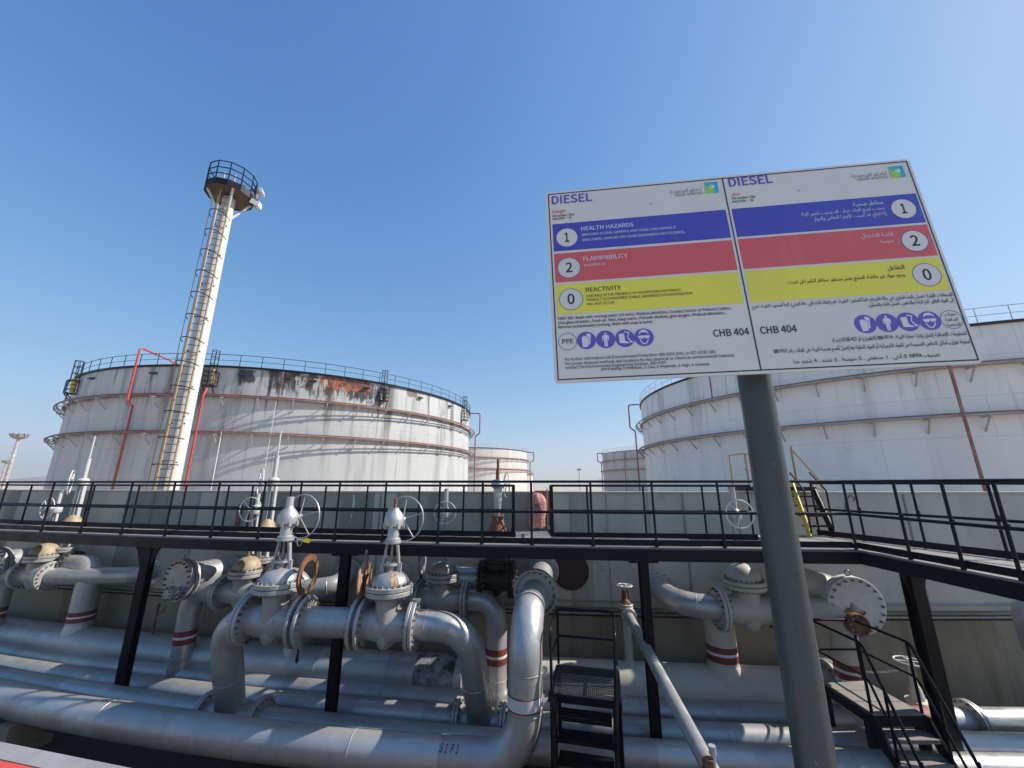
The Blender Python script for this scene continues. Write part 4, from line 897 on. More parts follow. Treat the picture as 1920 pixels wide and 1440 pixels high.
TLp, TRp = V((xTL, yC(xTL), zC)), V((xTR, yB(xTR), zB))
loop = fillet([TLp, LA, LB_, TRp], [.50, .62], 14)
pF = lambda px: (lambda a: LA+bF*((a*LA.y-LA.x)/(bF.x-a*bF.y)))(ray(px, 1165)[0])
fx = [pF(462), pF(566), pF(676), pF(776)]
def subpath(path, a, b, dirv, keep):                # parts of a path on one side of the plane through a point
    out = []
    for p in path:
        if (p-a).dot(dirv) < 0: out.append(p)
    return out
left = [p for p in loop if (p-fx[0]).dot(bF) < -.07 ]; left.append(fx[0]-bF*.03)
right = [fx[3]+bF*.03]+[p for p in loop if (p-fx[3]).dot(bF) > .07 and p.x > fx[3].x]
left = left[:]
LR = pipe('elbow_riser', left, rl, silver, 'left elbow riser of the front valve loop, standing on the second pipe', 'pipe', 'elbow risers of the valve loops',
          [(left[0]+(left[1]-left[0])*.55, left[1]-left[0])], 36)
RR = pipe('elbow_riser', right, rl, silver, 'right elbow riser of the front valve loop, bending down beside the turned-up pipe', 'pipe', 'elbow risers of the valve loops',
          [(right[-1]+(right[-2]-right[-1])*.62, right[-2]-right[-1]), (fx[3]+bF*.22, bF)], 36)
SPL = pipe('spool_pipe', [fx[1]+bF*.03, fx[2]-bF*.03], rl, silver, 'short straight pipe bolted between the two front gate valves', 'pipe', None, [(fx[1]+bF*.19, bF)], 36)
for par, c in ((LR, fx[0]), (RR, fx[3])): mb = MB(); mb.flange(c, bF, .40, 22); mb.build('flange', silver_valve, par)
for c in (fx[1], fx[2]): mb = MB(); mb.flange(c, bF, .405, 22, gap=.07); mb.build('flange', silver_valve, SPL)
# saddle collars where the risers meet their pipes
for par, base, up, r_ in ((LR, TLp, (LA-TLp).normalized(), rl), (RR, TRp, (LB_-TRp).normalized(), rl)):
    mb = MB(); mb.tube([base, base+up*.16, base+up*.24], [r_*1.08, r_*1.06, r_*1.005], 32); mb.build('saddle', silver, par)
def front_valve(C, label, hub_yaw, cap):
    t = thing('gate_valve', C+V((0, 0, -.36)), label, 'valve', 'front gate valves')
    L = (fx[1]-fx[0]).length/2 - .06
    top, z = body(t, C, bF, rl, L, .52, .40, silver_valve, .1, 20, (0, 0), dm=silver, dome_h=.225)
    mb = MB(); mb.tube([top-z*.06, top+z*.08], [.075, .06], 16); mb.disc(top+z*.10, z, .13, .04, 20); mb.bolts(top+z*.10, z, .1, 4, .016, .10, True, .02)
    for s_ in (-1, 1): mb.bar(top+bF*s_*.15+z*-.03, top+bF*s_*.15+z*.13, .05, .07, bF)
    mb.build('packing_gland', silver_valve, t)
    mb = MB(); y1 = top+z*.47
    for s_ in (-1, 1): mb.bar(top+bF*s_*.145+z*.06, top+bF*s_*.085+z*.46, .035, .075, bF.cross(z))
    mb.disc(top+z*.47, z, .15, .045, 24); mb.build('yoke', silver_valve, t)
    mb = MB(); mb.tube([top, top+z*.47], .026, 10); mb.build('stem', stud, t)
    g0 = top+z*.495; mb = MB(); mb.tube([g0, g0+z*.22], [.105, .095], 20); mb.disc(g0+z*.02, z, .13, .04, 20); mb.build('drive_column', galv, t)
    g1 = g0+z*.22
    mb = MB(); mb.lathe([(.12, 0), (.175, .03), (.18, .13), (.165, .2), (.12, .26), (.075, .31), (.07, .34)], g1, z, 24)
    for k in range(8): a_ = k*.785; mb.box(g1+V((math.cos(a_)*.165, math.sin(a_)*.165, .035)), (.05, .05, .09), (math.cos(a_), math.sin(a_), 0), (-math.sin(a_), math.cos(a_), 0))
    hd = V((math.sin(hub_yaw), math.cos(hub_yaw), 0)); sdh = V((.8, .3, 0)); mb.tube([g1+z*.13, g1+z*.13+sdh*.23], [.09, .05], 16); gb = mb.build('gearbox', silver, t)
    mb = MB()
    if cap: mb.tube([g1+z*.33, g1+z*.50], .062, 16); m_ = galv
    else: mb.tube([g1+z*.33, g1+z*.50], .032, 12); m_ = rust
    mb.build('stem_cover', m_, t)
    wheel(t, g1+z*.13+hd*.33, hd, .40, galv, 5, .013, -.06)
    mb = MB(); mb.tube([top+z*.02+V((.12, -.32, -.17)), top+z*.0+V((.10, -.27, -.06)), top+V((.06, -.12, 0))], .045, 6); 
    if not cap: mb2 = MB(); mb2.lathe([(.16, .175), (.26, .10), (.315, -.03)], top+V((0, 0, -.12)), (0, 0, 1), 24)
    return t, top
v1, t1 = front_valve((fx[0]+fx[1])/2, 'front left gate valve, its thick stem stub capped in grey', R(17), True)
v2, t2 = front_valve((fx[2]+fx[3])/2, 'front right gate valve with a brown rust streak down its dome', R(19), False)
# rust run down the dome of the right valve
mb = MB(); C2 = (fx[2]+fx[3])/2; BR_, h0, dh = .40, .54, .40*.72
dh = .225; h0 = .62; prof = [(BR_*.80, h0+dh*.12), (BR_*.78, h0+dh*.3), (BR_*.70, h0+dh*.55), (BR_*.54, h0+dh*.8), (BR_*.34, h0+dh*.94)]
def wedge(a0, a1):
    b = len(mb.v)
    for k, (r_, h) in enumerate(prof):
        for j in range(5):
            a_ = R(a0+(a1-a0)*j/4+random.uniform(-2, 2)); mb.v.append(C2+V((math.cos(a_)*(r_+.003), math.sin(a_)*(r_+.003), h+.001)))
    for k in range(len(prof)-1):
        for j in range(4): mb.f.append((b+k*5+j, b+k*5+j+1, b+k*5+6+j, b+k*5+5+j))
wedge(-72, -44); mb.build('rust_streak', rust_drip, v2)
# spectacle blinds standing between the flange pairs
def blind(c, label, rr, hole, tilt, m, h=.62, tail=True):
    t = thing('spectacle_blind', c, label, 'blind', 'spectacle blinds'); up = (V((0, 0, 1))+bF.cross(V((0, 0, 1)))*tilt).normalized()
    mb = MB(); cc = c+up*h
    if hole: mb.annulus(cc, bF, rr, rr*.70, .035, 40)
    else: mb.disc(cc, bF, rr, .035, 40)
    mb.build('blind_plate', m, t)
    mb = MB(); mb.bar(c+up*.2, cc-up*rr*.93, .09, .03, bF); mb.disc(c, bF, .30, .03, 32)
    if tail: mb.bar(c-up*.25, c-up*.5, .02, .02, bF); mb.lathe([(.004, .06), (.02, 0), (.03, -.06), (.02, -.1), (.004, -.12)], c-up*.52, up, 10)
    mb.build('handle_neck', blackold, t)
    if not hole:
        mb = MB(); mb.ring(cc+up*(rr+.13), bF, .035, .012, 16, 6); mb.bar(cc+up*rr*.95, cc+up*(rr+.1), .03, .015, bF); mb.build('lifting_eye', stud, t)
        mb = MB()
        for s_ in (-1, 1):
            u_ = bF.cross(up).normalized(); w1 = [(-.13, .24), (.14, .24), (.15, .05), (.10, -.02), (.09, -.18), (.05, -.19), (.04, -.03), (.0, -.05), (-.02, -.22), (-.06, -.23), (-.07, -.05), (-.14, .02)]
            mb.prism([(x*rr/.3, y*rr/.3) for x, y in w1], cc+bF*s_*.0185, u_, up, .0015*s_)
        mb.build('dark_stain', blackold, t, False)
    return t
mb_bF = bF
blind(fx[1], 'brown ring spectacle blind standing up left of the middle column', .33, True, -.02, rust, .74)
blind(fx[2], 'solid brown oval-looking blind with a dark drip stain, left of the front right valve', .30, False, .0, rust_drip, .70, False)

# ---- second row: valves under and behind the walkway ---------------------
def deck_stem(par, top, z, zhub, wr, wdir, ztip, tube_r, m, base=tan, wm=whitepaint):
    mb = MB(); mb.lathe([(.055, -.03), (.05, .1), (.04, .2)], top, z, 16); mb.build('gland_cone', base, par)
    mb = MB(); zt = zhub-.12
    for s_ in (-.075, .075): mb.bar(top+V((s_, 0, .05)), V((top.x+s_*.8, top.y, zt)), .03, .06, (0, 1, 0))
    mb.lathe([(.11, 0), (.12, .03), (.12, .12), (.09, .18), (.05, .22)], V((top.x, top.y, zt)), z, 18); mb.tube([V((top.x, top.y, zhub)), V((top.x, top.y, zhub))+V(wdir)*.16], .05, 12)
    mb.build('yoke', m, par)
    mb = MB(); mb.tube([V((top.x, top.y, zt+.2)), V((top.x, top.y, ztip))], tube_r, 14); mb.build('stem_tube', m, par)
    if wr: wheel(par, V((top.x, top.y, zhub))+V(wdir)*.2, wdir, wr, wm, 3 if wr < .3 else 5, .012)
def row2(px, py, label, rb, fr, L, mvalve, mdome, name='gate_valve', dpx=0, y0=yA, BR=.36, hb=.40, dh=None, off=0.0):
    c = PF(px, py, y0, off); c.z = c.z; b = tangent(y0, c.x); t = thing(name, c, label, 'valve', 'second-row gate valves')
    top, z = body(t, c, b, rb, L, hb, BR, mvalve, fr, 20, (1, 1), dm=mdome, dome_h=dh or BR*.80, sxb=.84); return t, c, b, top, z
rv = .215
# left one at the picture edge
A1, cA1, bA1, topA1, z1 = row2(72, 1078, 'far left gate valve with a dusty tan dome, beside the left picture edge', rv, .36, .48, silver_valve, tan)
deck_stem(A1, topA1, z1, -.66, .27, (-.25, -.95, 0), -.2, .04, stemgrey)
B1, cB1, bB1, topB1, z1 = row2(456, 1112, 'gate valve with a dusty tan dome behind the front left elbow', rv, .37, .50, silver_valve, tan)
deck_stem(B1, topB1, z1, -.60, .27, (-.1, -1, 0), -.25, .045, stemgrey)
C1, cC1, bC1, topC1, z1 = row2(829, 1122, 'grey domed gate valve behind the front right valve, under the walkway', rv, .37, .50, silver_valve, silver_valve)
deck_stem(C1, topC1, z1, -.62, .23, (.1, -1, 0), -.12, .05, silver_valve, base=silver_valve, wm=galv)
D1, cD1, bD1, topD1, z1 = row2(1402, 1142, 'cream domed gate valve just left of the signboard pole', .23, .40, .50, cream, cream, y0=H2y, off=-.55, BR=.38, hb=.42)
deck_stem(D1, topD1, z1, -.60, .27, (-.05, -1, 0), -.08, .06, silver_valve, base=cream)
# their risers
def riser(label, valve, c, b, side, base_fn, base_z, xoff, group='elbow risers of the valve loops', m=silver, stripe=True, r=rv, L=.50, two=True):
    s_ = c+b*side*(L+.05); xb = s_.x+xoff; base = V((xb, base_fn(xb), base_z)); corner = V((xb, s_.y+(b.y/b.x)*(xb-s_.x), s_.z))
    pts = fillet([s_, corner, base], .42, 12); t = pipe('elbow_riser', pts, r, m, label, 'pipe', group, [(base+(pts[-2]-base)*.3, pts[-2]-base)])
    if stripe:
        d = (corner-base).normalized(); h = (pts[-2]-base).length; o = base+d*(h*.60)
        bands(t, (o, d), 0, r, [(redpaint, -.14, .115), (whitepaint, -.025, .05), (redpaint, .025, .115)])
    mb = MB(); d = (pts[-2]-base).normalized(); mb.tube([base, base+d*.19, base+d*.27], [r*1.1, r*1.06, r*1.0], 28); mb.build('saddle', m, t); return t
riser('elbow riser with red and white bands at the left picture edge', A1, cA1, bA1, -1, yA, zA, -.72, L=.48)
riser('elbow riser with red and white bands left of the front valve loop', B1, cB1, bB1, -1, yA, zA, -.80)
riser('elbow riser with red and white bands between the front right elbow and the turned-up pipe', C1, cC1, bC1, 1, yA, zA, .62)
riser('cream elbow riser with a red band, behind the signboard pole and the right stair', D1, cD1, bD1, 1, yA, zA, 1.15, m=cream, stripe=True, r=.22)
# pipes that leave these valves for the wall
def towall(label, c, b, side, xw, zw, m=silver, r=rv-.01, L=.5, group='short pipes into the wall', rad=.5):
    s_ = c+b*side*(L+.05); e = V((xw, yW(xw)+.05, zw)); k = V((xw, s_.y+(e.y-s_.y)*.12, (s_.z+zw)/2))
    pts = fillet([s_, k, e], rad, 12); t = pipe('wall_pipe', pts, r, m, label, 'pipe', group, [(pts[3], pts[4]-pts[2])])
    d = (e-k).normalized(); c_ = e-d*.09; mb = MB(); mb.disc(c_, d, r*1.62, .05, 36); mb.bolts(c_, -d, r*1.4, 14, .016, .03, False, .025); mb.build('wall_flange', m, t); return t
pw = PF(285, 1072, yW); towall('sunlit silver pipe from the far left valve to the wall behind the left column', cA1, bA1, 1, pw.x, pw.z, L=.48, rad=.25)
pw = PF(655, 1072, yW); towall('silver pipe from the second-row valve to the wall, beside the middle column', cB1, bB1, 1, pw.x, pw.z, rad=.3)
pw = PF(748, 1078, yW); towall('short pipe to the wall, mostly hidden behind the front right valve', cC1, bC1, -1, pw.x, pw.z, rad=.25)
pw = PF(1231, 1100, yW); towall('bent silver pipe from the wall to the cream valve near the signboard pole', cD1, bD1, -1, pw.x, pw.z, m=silver, r=.225, rad=.62)
# wide branch with painted bands under the cream valve
xb = 4.27; base = V((xb, H2y(xb), zH)); t = pipe('branch_stub', [base, base+V((0, 0, .55)), base+V((0, 0, 1.22))], .285, cream, 'wide cream upright stub with two dark red bands, below the cream valve', 'pipe', None)
bands(t, (base+V((0, 0, .50)), V((0, 0, 1))), 0, .285, [(redpaint, 0, .12), (whitepaint, .12, .05), (redpaint, .17, .11)])
mb = MB(); mb.tube([base, base+V((0, 0, .34)), base+V((0, 0, .44))], [.40, .33, .287], 32); mb.build('saddle', cream, t)
# the left banded branch: rises from the left header and arches to the rear valve
for pxb, lab, rearpx, ytop in ((147, 'banded pipe rising from the left header behind the far left valve', 100, 1060), (560, 'pipe arching up from the left header behind the tan-domed valve', 486, 1085)):
    pb = PF(pxb, 1180, yH); base = V((pb.x, yH(pb.x), zH)); pt_ = PF(pxb, ytop, yH); zt = pt_.z
    b = tangent(yH, pb.x); e = base+V((0, 0, zt-zH)); end = e-b*.95
    pts = fillet([base, e, end], .40, 12); t = pipe('arched_branch', pts, .27 if pxb < 300 else .24, silver, lab, 'pipe', 'arched branches on the left header')
    bands(t, (base+V((0, 0, .52)), V((0, 0, 1))), 0, .27 if pxb < 300 else .24, [(redpaint, 0, .10), (whitepaint, .10, .04), (redpaint, .14, .10)])
    r_ = .27 if pxb < 300 else .24
    mb = MB(); mb.tube([base, base+V((0, 0, .36)), base+V((0, 0, .46))], [r_*1.3, r_*1.12, r_], 32); mb.build('saddle', silver, t)
    # rear valve at the far end of the arch, with its tall stem rising above the walkway
    vC = end-b*.25; vt = thing('gate_valve', vC, 'rear valve with a tall white stem tube, '+('near the left picture edge' if pxb < 300 else 'left of the front valves'), 'valve', 'rear gate valves with tall stems')
    mb = MB(); mb.tube([vC-b*.35, vC+b*.35], r_*.95, 24); mb.lathe([(.05, -.34), (.2, -.25), (.24, 0), (.17, .22), (.15, .36)], vC, (0, 0, 1), 24); mb.build('valve_body', silver_valve, vt)
    mb = MB(); mb.flange(vC+V((0, 0, .38)), (0, 0, 1), .27, 16, t=.05); mb.build('bonnet_flange', silver_valve, vt)
    mb = MB(); mb.flange(vC+b*.33, b, .36, 18); mb.build('flange', blackold, vt)
    tp = vC+V((0, 0, .45)); zc_ = -.06
    mb = MB(); mb.lathe([(.22, 0), (.16, .12), (.09, .22)], V((tp.x, tp.y, max(tp.z, -1.08))), (0, 0, 1), 18); mb.build('gland_cone', tan, vt)
    mb = MB()
    for s_ in (-.10, .10): mb.bar(V((tp.x+s_, tp.y, tp.z)), V((tp.x+s_*.8, tp.y, zc_)), .045, .09, (0, 1, 0))
    mb.lathe([(.12, 0), (.135, .04), (.135, .15), (.09, .20)], V((tp.x, tp.y, zc_)), (0, 0, 1), 20); mb.build('yoke', stemgrey, vt)
    mb = MB(); mb.tube([V((tp.x, tp.y, zc_+.2)), V((tp.x, tp.y, .70))], .052, 16); mb.tube([V((tp.x, tp.y, .72)), V((tp.x, tp.y, 1.35))], .022, 8); mb.build('stem_tube', stemgrey, vt)
    wheel(vt, V((tp.x-.30, tp.y-.05, zc_+.08)), (-.75, -.65, .0), .34, whitepaint, 5, .013); mb = MB(); mb.tube([V((tp.x, tp.y, zc_+.08)), V((tp.x-.30, tp.y-.05, zc_+.08))], .03, 10); mb.build('wheel_shaft', whitepaint, vt)
# black valve under the bridge
c = PF(932, 1085, yA, .2); b = tangent(yA, c.x); t = thing('gate_valve', c, 'black gate valve in the shade under the bridge, its brown stem rising above the rails', 'valve')
top, z = body(t, c, b, .22, .30, .30, .27, blackold, .37, 18, (1, 1), dm=blackold, dome_h=.14)
mb = MB(); mb.tube([c-b*.33, c-b*.95], rv, 28); mb.build('pipe_stub', silver, t)
mb = MB(); s0 = V((c.x, c.y, -1.02)); mb.tube([V((c.x, c.y, top.z-.05)), s0], .12, 14); mb.lathe([(.20, 0), (.17, .1), (.11, .26), (.10, .30)], s0, (0, 0, 1), 20); mb.disc(s0+V((0, 0, .30)), (0, 0, 1), .15, .03, 20)
mb.bolts(s0+V((0, 0, .30)), (0, 0, 1), .12, 4, .018, .12, True, .015); mb.build('bonnet_cone', rust, t)
mb = MB(); mb.tube([s0+V((0, 0, .32)), s0+V((0, 0, .46)), s0+V((0, 0, .62))], [.055, .075, .085], 16); mb.tube([s0+V((0, 0, .62)), s0+V((0, 0, .98))], [.09, .10], 16); mb.lathe([(.10, 0), (.15, .04), (.15, .12), (.12, .2)], s0+V((0, 0, .90)), (0, 0, 1), 18); mb.build('yoke_column', galv, t)
mb = MB(); mb.tube([s0+V((0, 0, 1.1)), s0+V((0, 0, 1.56))], .032, 12); mb.tube([s0+V((-.03, .02, 1.1)), s0+V((-.03, .02, 1.32))], .02, 8); mb.build('stem', rust, t)
wheel(t, s0+V((.20, -.05, .98)), (.97, .25, 0), .27, galv, 3, .012); mb = MB(); mb.tube([s0+V((0, 0, .98)), s0+V((.2, -.05, .98))], .028, 8); mb.build('wheel_shaft', galv, t)
blind_c = PF(788, 1110, yA); bF2 = bF; bF = tangent(yA, blind_c.x)
blind(blind_c+V((0, 0, -.02)), 'pale ring spectacle blind in the shade behind the front right valve', .235, True, 0, silver_valve, .60, False); bF = bF2

# ---- blind-flanged vessels ------------------------------------------------
def vessel(px, py, fn, off, d, Rf, ln, label, nz, mf, mn, nr=.15):
    c = PF(px, py, fn, off); d = V(d).normalized(); t = thing('blind_flanged_nozzle', c, label, 'pipe', 'blind-flanged pipe ends')
    mb = MB(); mb.disc(c, d, Rf, .09, 48); mb.disc(c-d*.12, d, Rf, .10, 48); mb.bolts(c-d*.06, d, Rf*.88, 20, .025, .05, True, .11); mb.build('blind_flange', mf, t)
    mb = MB(); mb.tube([c-d*.15, c-d*ln], Rf*.74, 36); mb.build('barrel', silver if mf is not cream else cream, t)
    mb = MB(); u = d.cross(V((0, 0, 1))).normalized(); p = c+d*.045+u*nz[0]+V((0, 0, nz[1])); mb.tube([p, p+d*.20], nr*.62, 20); mb.disc(p+d*.20, d, nr, .05, 28); mb.disc(p+d*.26, d, nr, .05, 28); mb.bolts(p+d*.23, d, nr*.8, 10, .018, .03, True, .06)
    mb.build('drain_nozzle', mn, t)
    mb = MB(); mb.ring(c-d*.05+V((0, 0, Rf+.05)), d, .05, .014, 16, 6); mb.build('lifting_eye', stud, t); return t
vessel(336, 1088, yA, -.35, (-.30, -.95, 0), .44, 1.25, 'blind-flanged pipe end with a small drain nozzle, right of the left column', (-.17, -.20), silver_valve, silver_valve, .15)
vt = vessel(1604, 1134, yA, -.20, (-.12, -.99, 0), .50, 1.0, 'white blind-flanged pipe end with a rust-stained drain nozzle, right of the pole', (.20, -.26), whitepaint, rust, .19)
c = PF(1604, 1134, yA, -.20); d = V((-.12, -.99, 0)).normalized(); u = d.cross(V((0, 0, 1))).normalized()
rs_m = mat('rust_bleed_on_white', (.52, .46, .40), .7, 0, [(4, (.14, .06, .03), .40, .62, .95, 7)])
mb = MB(); b = len(mb.v); pc = c+d*.0465
for k in range(24): a_ = 2*math.pi*k/24; rr_ = .19+.03*math.sin(5*a_)+.02*math.sin(9*a_+1); mb.v.append(pc+u*(.07+rr_*math.cos(a_)*.9)+V((0, 0, -.17+rr_*math.sin(a_))))
mb.f.append(tuple(range(b, b+24))); mb.build('rust_bleed', rs_m, vt, False)
mb = MB(); q0 = c-d*.35; mb.tube(fillet([q0+V((-.1, 0, .1)), q0+V((-.55, .1, .28)), q0+V((-1.1, .15, .30))], .25, 6), [.30]*0 or .27, 28); mb.build('branch', cream, vt)
vessel(-16, 1058, yA, -.30, (-.05, -1, 0), .42, .9, 'blind-flanged pipe end cut off by the left picture edge', (-.1, -.2), silver_valve, silver_valve, .13)
# small fittings in the gaps
p = PF(296, 1140, yA, .3); q_ = PF(288, 1240, yH, -.45); m = MB(); m.tube([V((p.x, p.y, p.z)), V((p.x, p.y, zH+.2))], .022, 8); m.tube([V((p.x, p.y, p.z-.12)), V((p.x+.16, p.y, p.z-.07)), V((p.x+.20, p.y, p.z+.05))], .014, 8); m.lathe([(.03, 0), (.04, .02), (.04, .07), (.02, .09)], V((p.x, p.y, p.z)), (0, 0, 1), 10)
tag(m.build('vent_pipe', rust), 'thin rusty vent pipe standing on the left header, right of the left column', 'pipe')
p = PF(478, 958, yW, -.05); d_ = V((1, -.10+.0108*p.x, 0)).normalized(); m = MB(); m.box(p, (.16, .04, .62), d_, (-d_.y, d_.x, 0)); m.box(p+d_*.0+V((0, -.03, .25)), (.10, .03, .06), d_, (-d_.y, d_.x, 0)); tag(m.build('brown_board', rust, None, False), 'narrow brown board on the wall right of the tall left stem tube', 'board')
p = PF(447, 968, yW, -.04); m = MB(); m.box(p, (.11, .03, .62), d_, (-d_.y, d_.x, 0)); m.box(p+V((0, -.02, .2)), (.05, .02, .12), d_, (-d_.y, d_.x, 0)); tag(m.build('red_board', oldred, None, False), 'narrow faded red board on the wall behind the tall left stem tube', 'board')
# grey vessel cut by the right picture edge
c = PF(1972, 1180, yB, .35); t = thing('strainer_vessel', c, 'rounded grey vessel cut off by the right picture edge', 'vessel')
mb = MB(); mb.lathe([(.12, -.95), (.20, -.80), (.22, -.62), (.38, -.55), (.42, -.40), (.43, .15), (.40, .33), (.30, .45), (.12, .52)], c, (0, 0, 1), 32); mb.build('shell', silver, t)
mb = MB(); mb.flange(c+V((0, 0, -.66)), (0, 0, 1), .30, 14, t=.045); mb.build('flange', silver_valve, t)
mb = MB(); mb.tube([c+V((0, 0, -.95)), V((c.x, c.y, zA+.1))], .12, 16); mb.build('drain_leg', silver, t)
for dz in (-.18, -.48):
    p = c+V((-.40, -.15, dz)); mb = MB(); mb.tube([p, p+V((-.16, -.05, 0))], .03, 10); mb.box(p+V((-.14, -.05, .035)), (.12, .03, .02), (.9, .3, .2)); mb.build('ball_valve', stud, t)

# ---- small pipes and valves on the right -----------------------------------
pz = PF(1180, 1238, H2y); base = V((pz.x, pz.y, zH+rH*.9)); topz = P(1178, 1150, Y=pz.y).z
t = thing('drain_line', base, 'thin silver pipe with a brown hand valve, slanting down towards the viewer', 'pipe')
mb = MB(); mb.lathe([(.24, -.12), (.16, .02), (.09, .08)], base, (0, 0, 1), 24); mb.tube([base, V((base.x, base.y, topz+.12))], .088, 20); mb.build('standpipe', silver, t)
q0 = V((base.x+.02, base.y-.06, topz)); q1 = P(1333, 1445, Z=topz-.12); ql = q1+(q1-q0)*.25
mb = MB(); mb.tube([q0, q1, ql], .088, 24); wd_ = (q1-q0).normalized(); mb.ring(q0+wd_*1.3, wd_, .088, .006, 24, 6); mb.build('slanting_run', silver, t)
mb = MB(); mb.disc(q0+wd_*.10, wd_, .155, .03, 28); mb.disc(q0+wd_*.14, wd_, .155, .03, 28); mb.bolts(q0+wd_*.12, wd_, .125, 8, .015, .02, True, .035); mb.build('flange', silver, t)
hv = V((base.x, base.y, topz+.12)); mb = MB(); mb.disc(hv, (0, 0, 1), .15, .04, 24); mb.disc(hv+V((0, 0, .05)), (0, 0, 1), .15, .04, 24); mb.bolts(hv+V((0, 0, .025)), (0, 0, 1), .12, 8, .016, .02, True, .05); mb.build('valve_flange', cream, t)
mb = MB(); mb.lathe([(.11, .07), (.10, .11), (.05, .16), (.04, .30), (.055, .34)], hv, (0, 0, 1), 16)
for s_ in (-.05, .05): mb.bar(hv+V((s_*1.5, 0, .1)), hv+V((s_, 0, .36)), .022, .03, (0, 1, 0))
mb.build('valve_bonnet', rust, t); wheel(t, hv+V((0, 0, .42)), (0, 0, 1), .155, whitepaint, 5, .013)
# small valve by the lower edge
p = P(1338, 1428, Y=4.55); t = thing('bleed_valve', p, 'small capped bleed valve at the bottom edge beside the slanting pipe', 'valve')
mb = MB(); mb.tube([p+V((0, 0, -.25)), p+V((0, 0, .10))], .022, 12); mb.tube([p+V((0, 0, .06)), p+V((0, 0, .13))], .034, 12); mb.build('cap', galv, t)
mb = MB(); mb.tube([p+V((-.12, -.02, -.06)), p+V((0, 0, -.05))], .03, 10); mb.box(p+V((-.06, 0, -.03)), (.08, .07, .08)); mb.lathe([(.02, 0), (.05, .015), (.05, .03)], p+V((-.05, 0, .0)), (0, 0, 1), 12); mb.build('valve_block', rust, t)
# globe valve with a white wheel behind the right stair
p = PF(1722, 1318, yA, .35); t = thing('globe_valve', p, 'small white valve with a flat handwheel behind the right stair', 'valve')
mb = MB(); mb.lathe([(.15, -.12), (.17, -.02), (.19, .0), (.19, .05), (.12, .07), (.09, .25), (.05, .34), (.045, .5)], p, (0, 0, 1), 22); mb.tube([p+V((-.3, 0, -.1)), p+V((.3, 0, -.1))], .10, 18); mb.build('valve_body', cream, t)
mb = MB(); mb.tube([p+V((0, 0, .5)), p+V((0, 0, .72))], .02, 10)
for s_ in (-.06, .06): mb.bar(p+V((s_, 0, .32)), p+V((s_*.8, 0, .62)), .02, .03, (0, 1, 0))
mb.build('yoke', cream, t); wheel(t, p+V((0, 0, .70)), (0, 0, 1), .23, whitepaint, 4, .015)
# slack chain from the header flange to that valve
ch = MB(); a0, b0 = V((6.35, H2y(6.3)-.2, zH+.52)), p+V((-.05, 0, .6))
for k in range(36):
    f_ = k/35; pp = a0+(b0-a0)*f_+V((0, 0, -.10*4*f_*(1-f_))); ch.ring(pp, V((0, 1, 0)) if k % 2 else V((0, 0, 1)), .018, .005, 8, 4)
tag(ch.build('slack_chain', galv), 'thin slack chain hanging between the right header flange and the small white valve', 'chain')

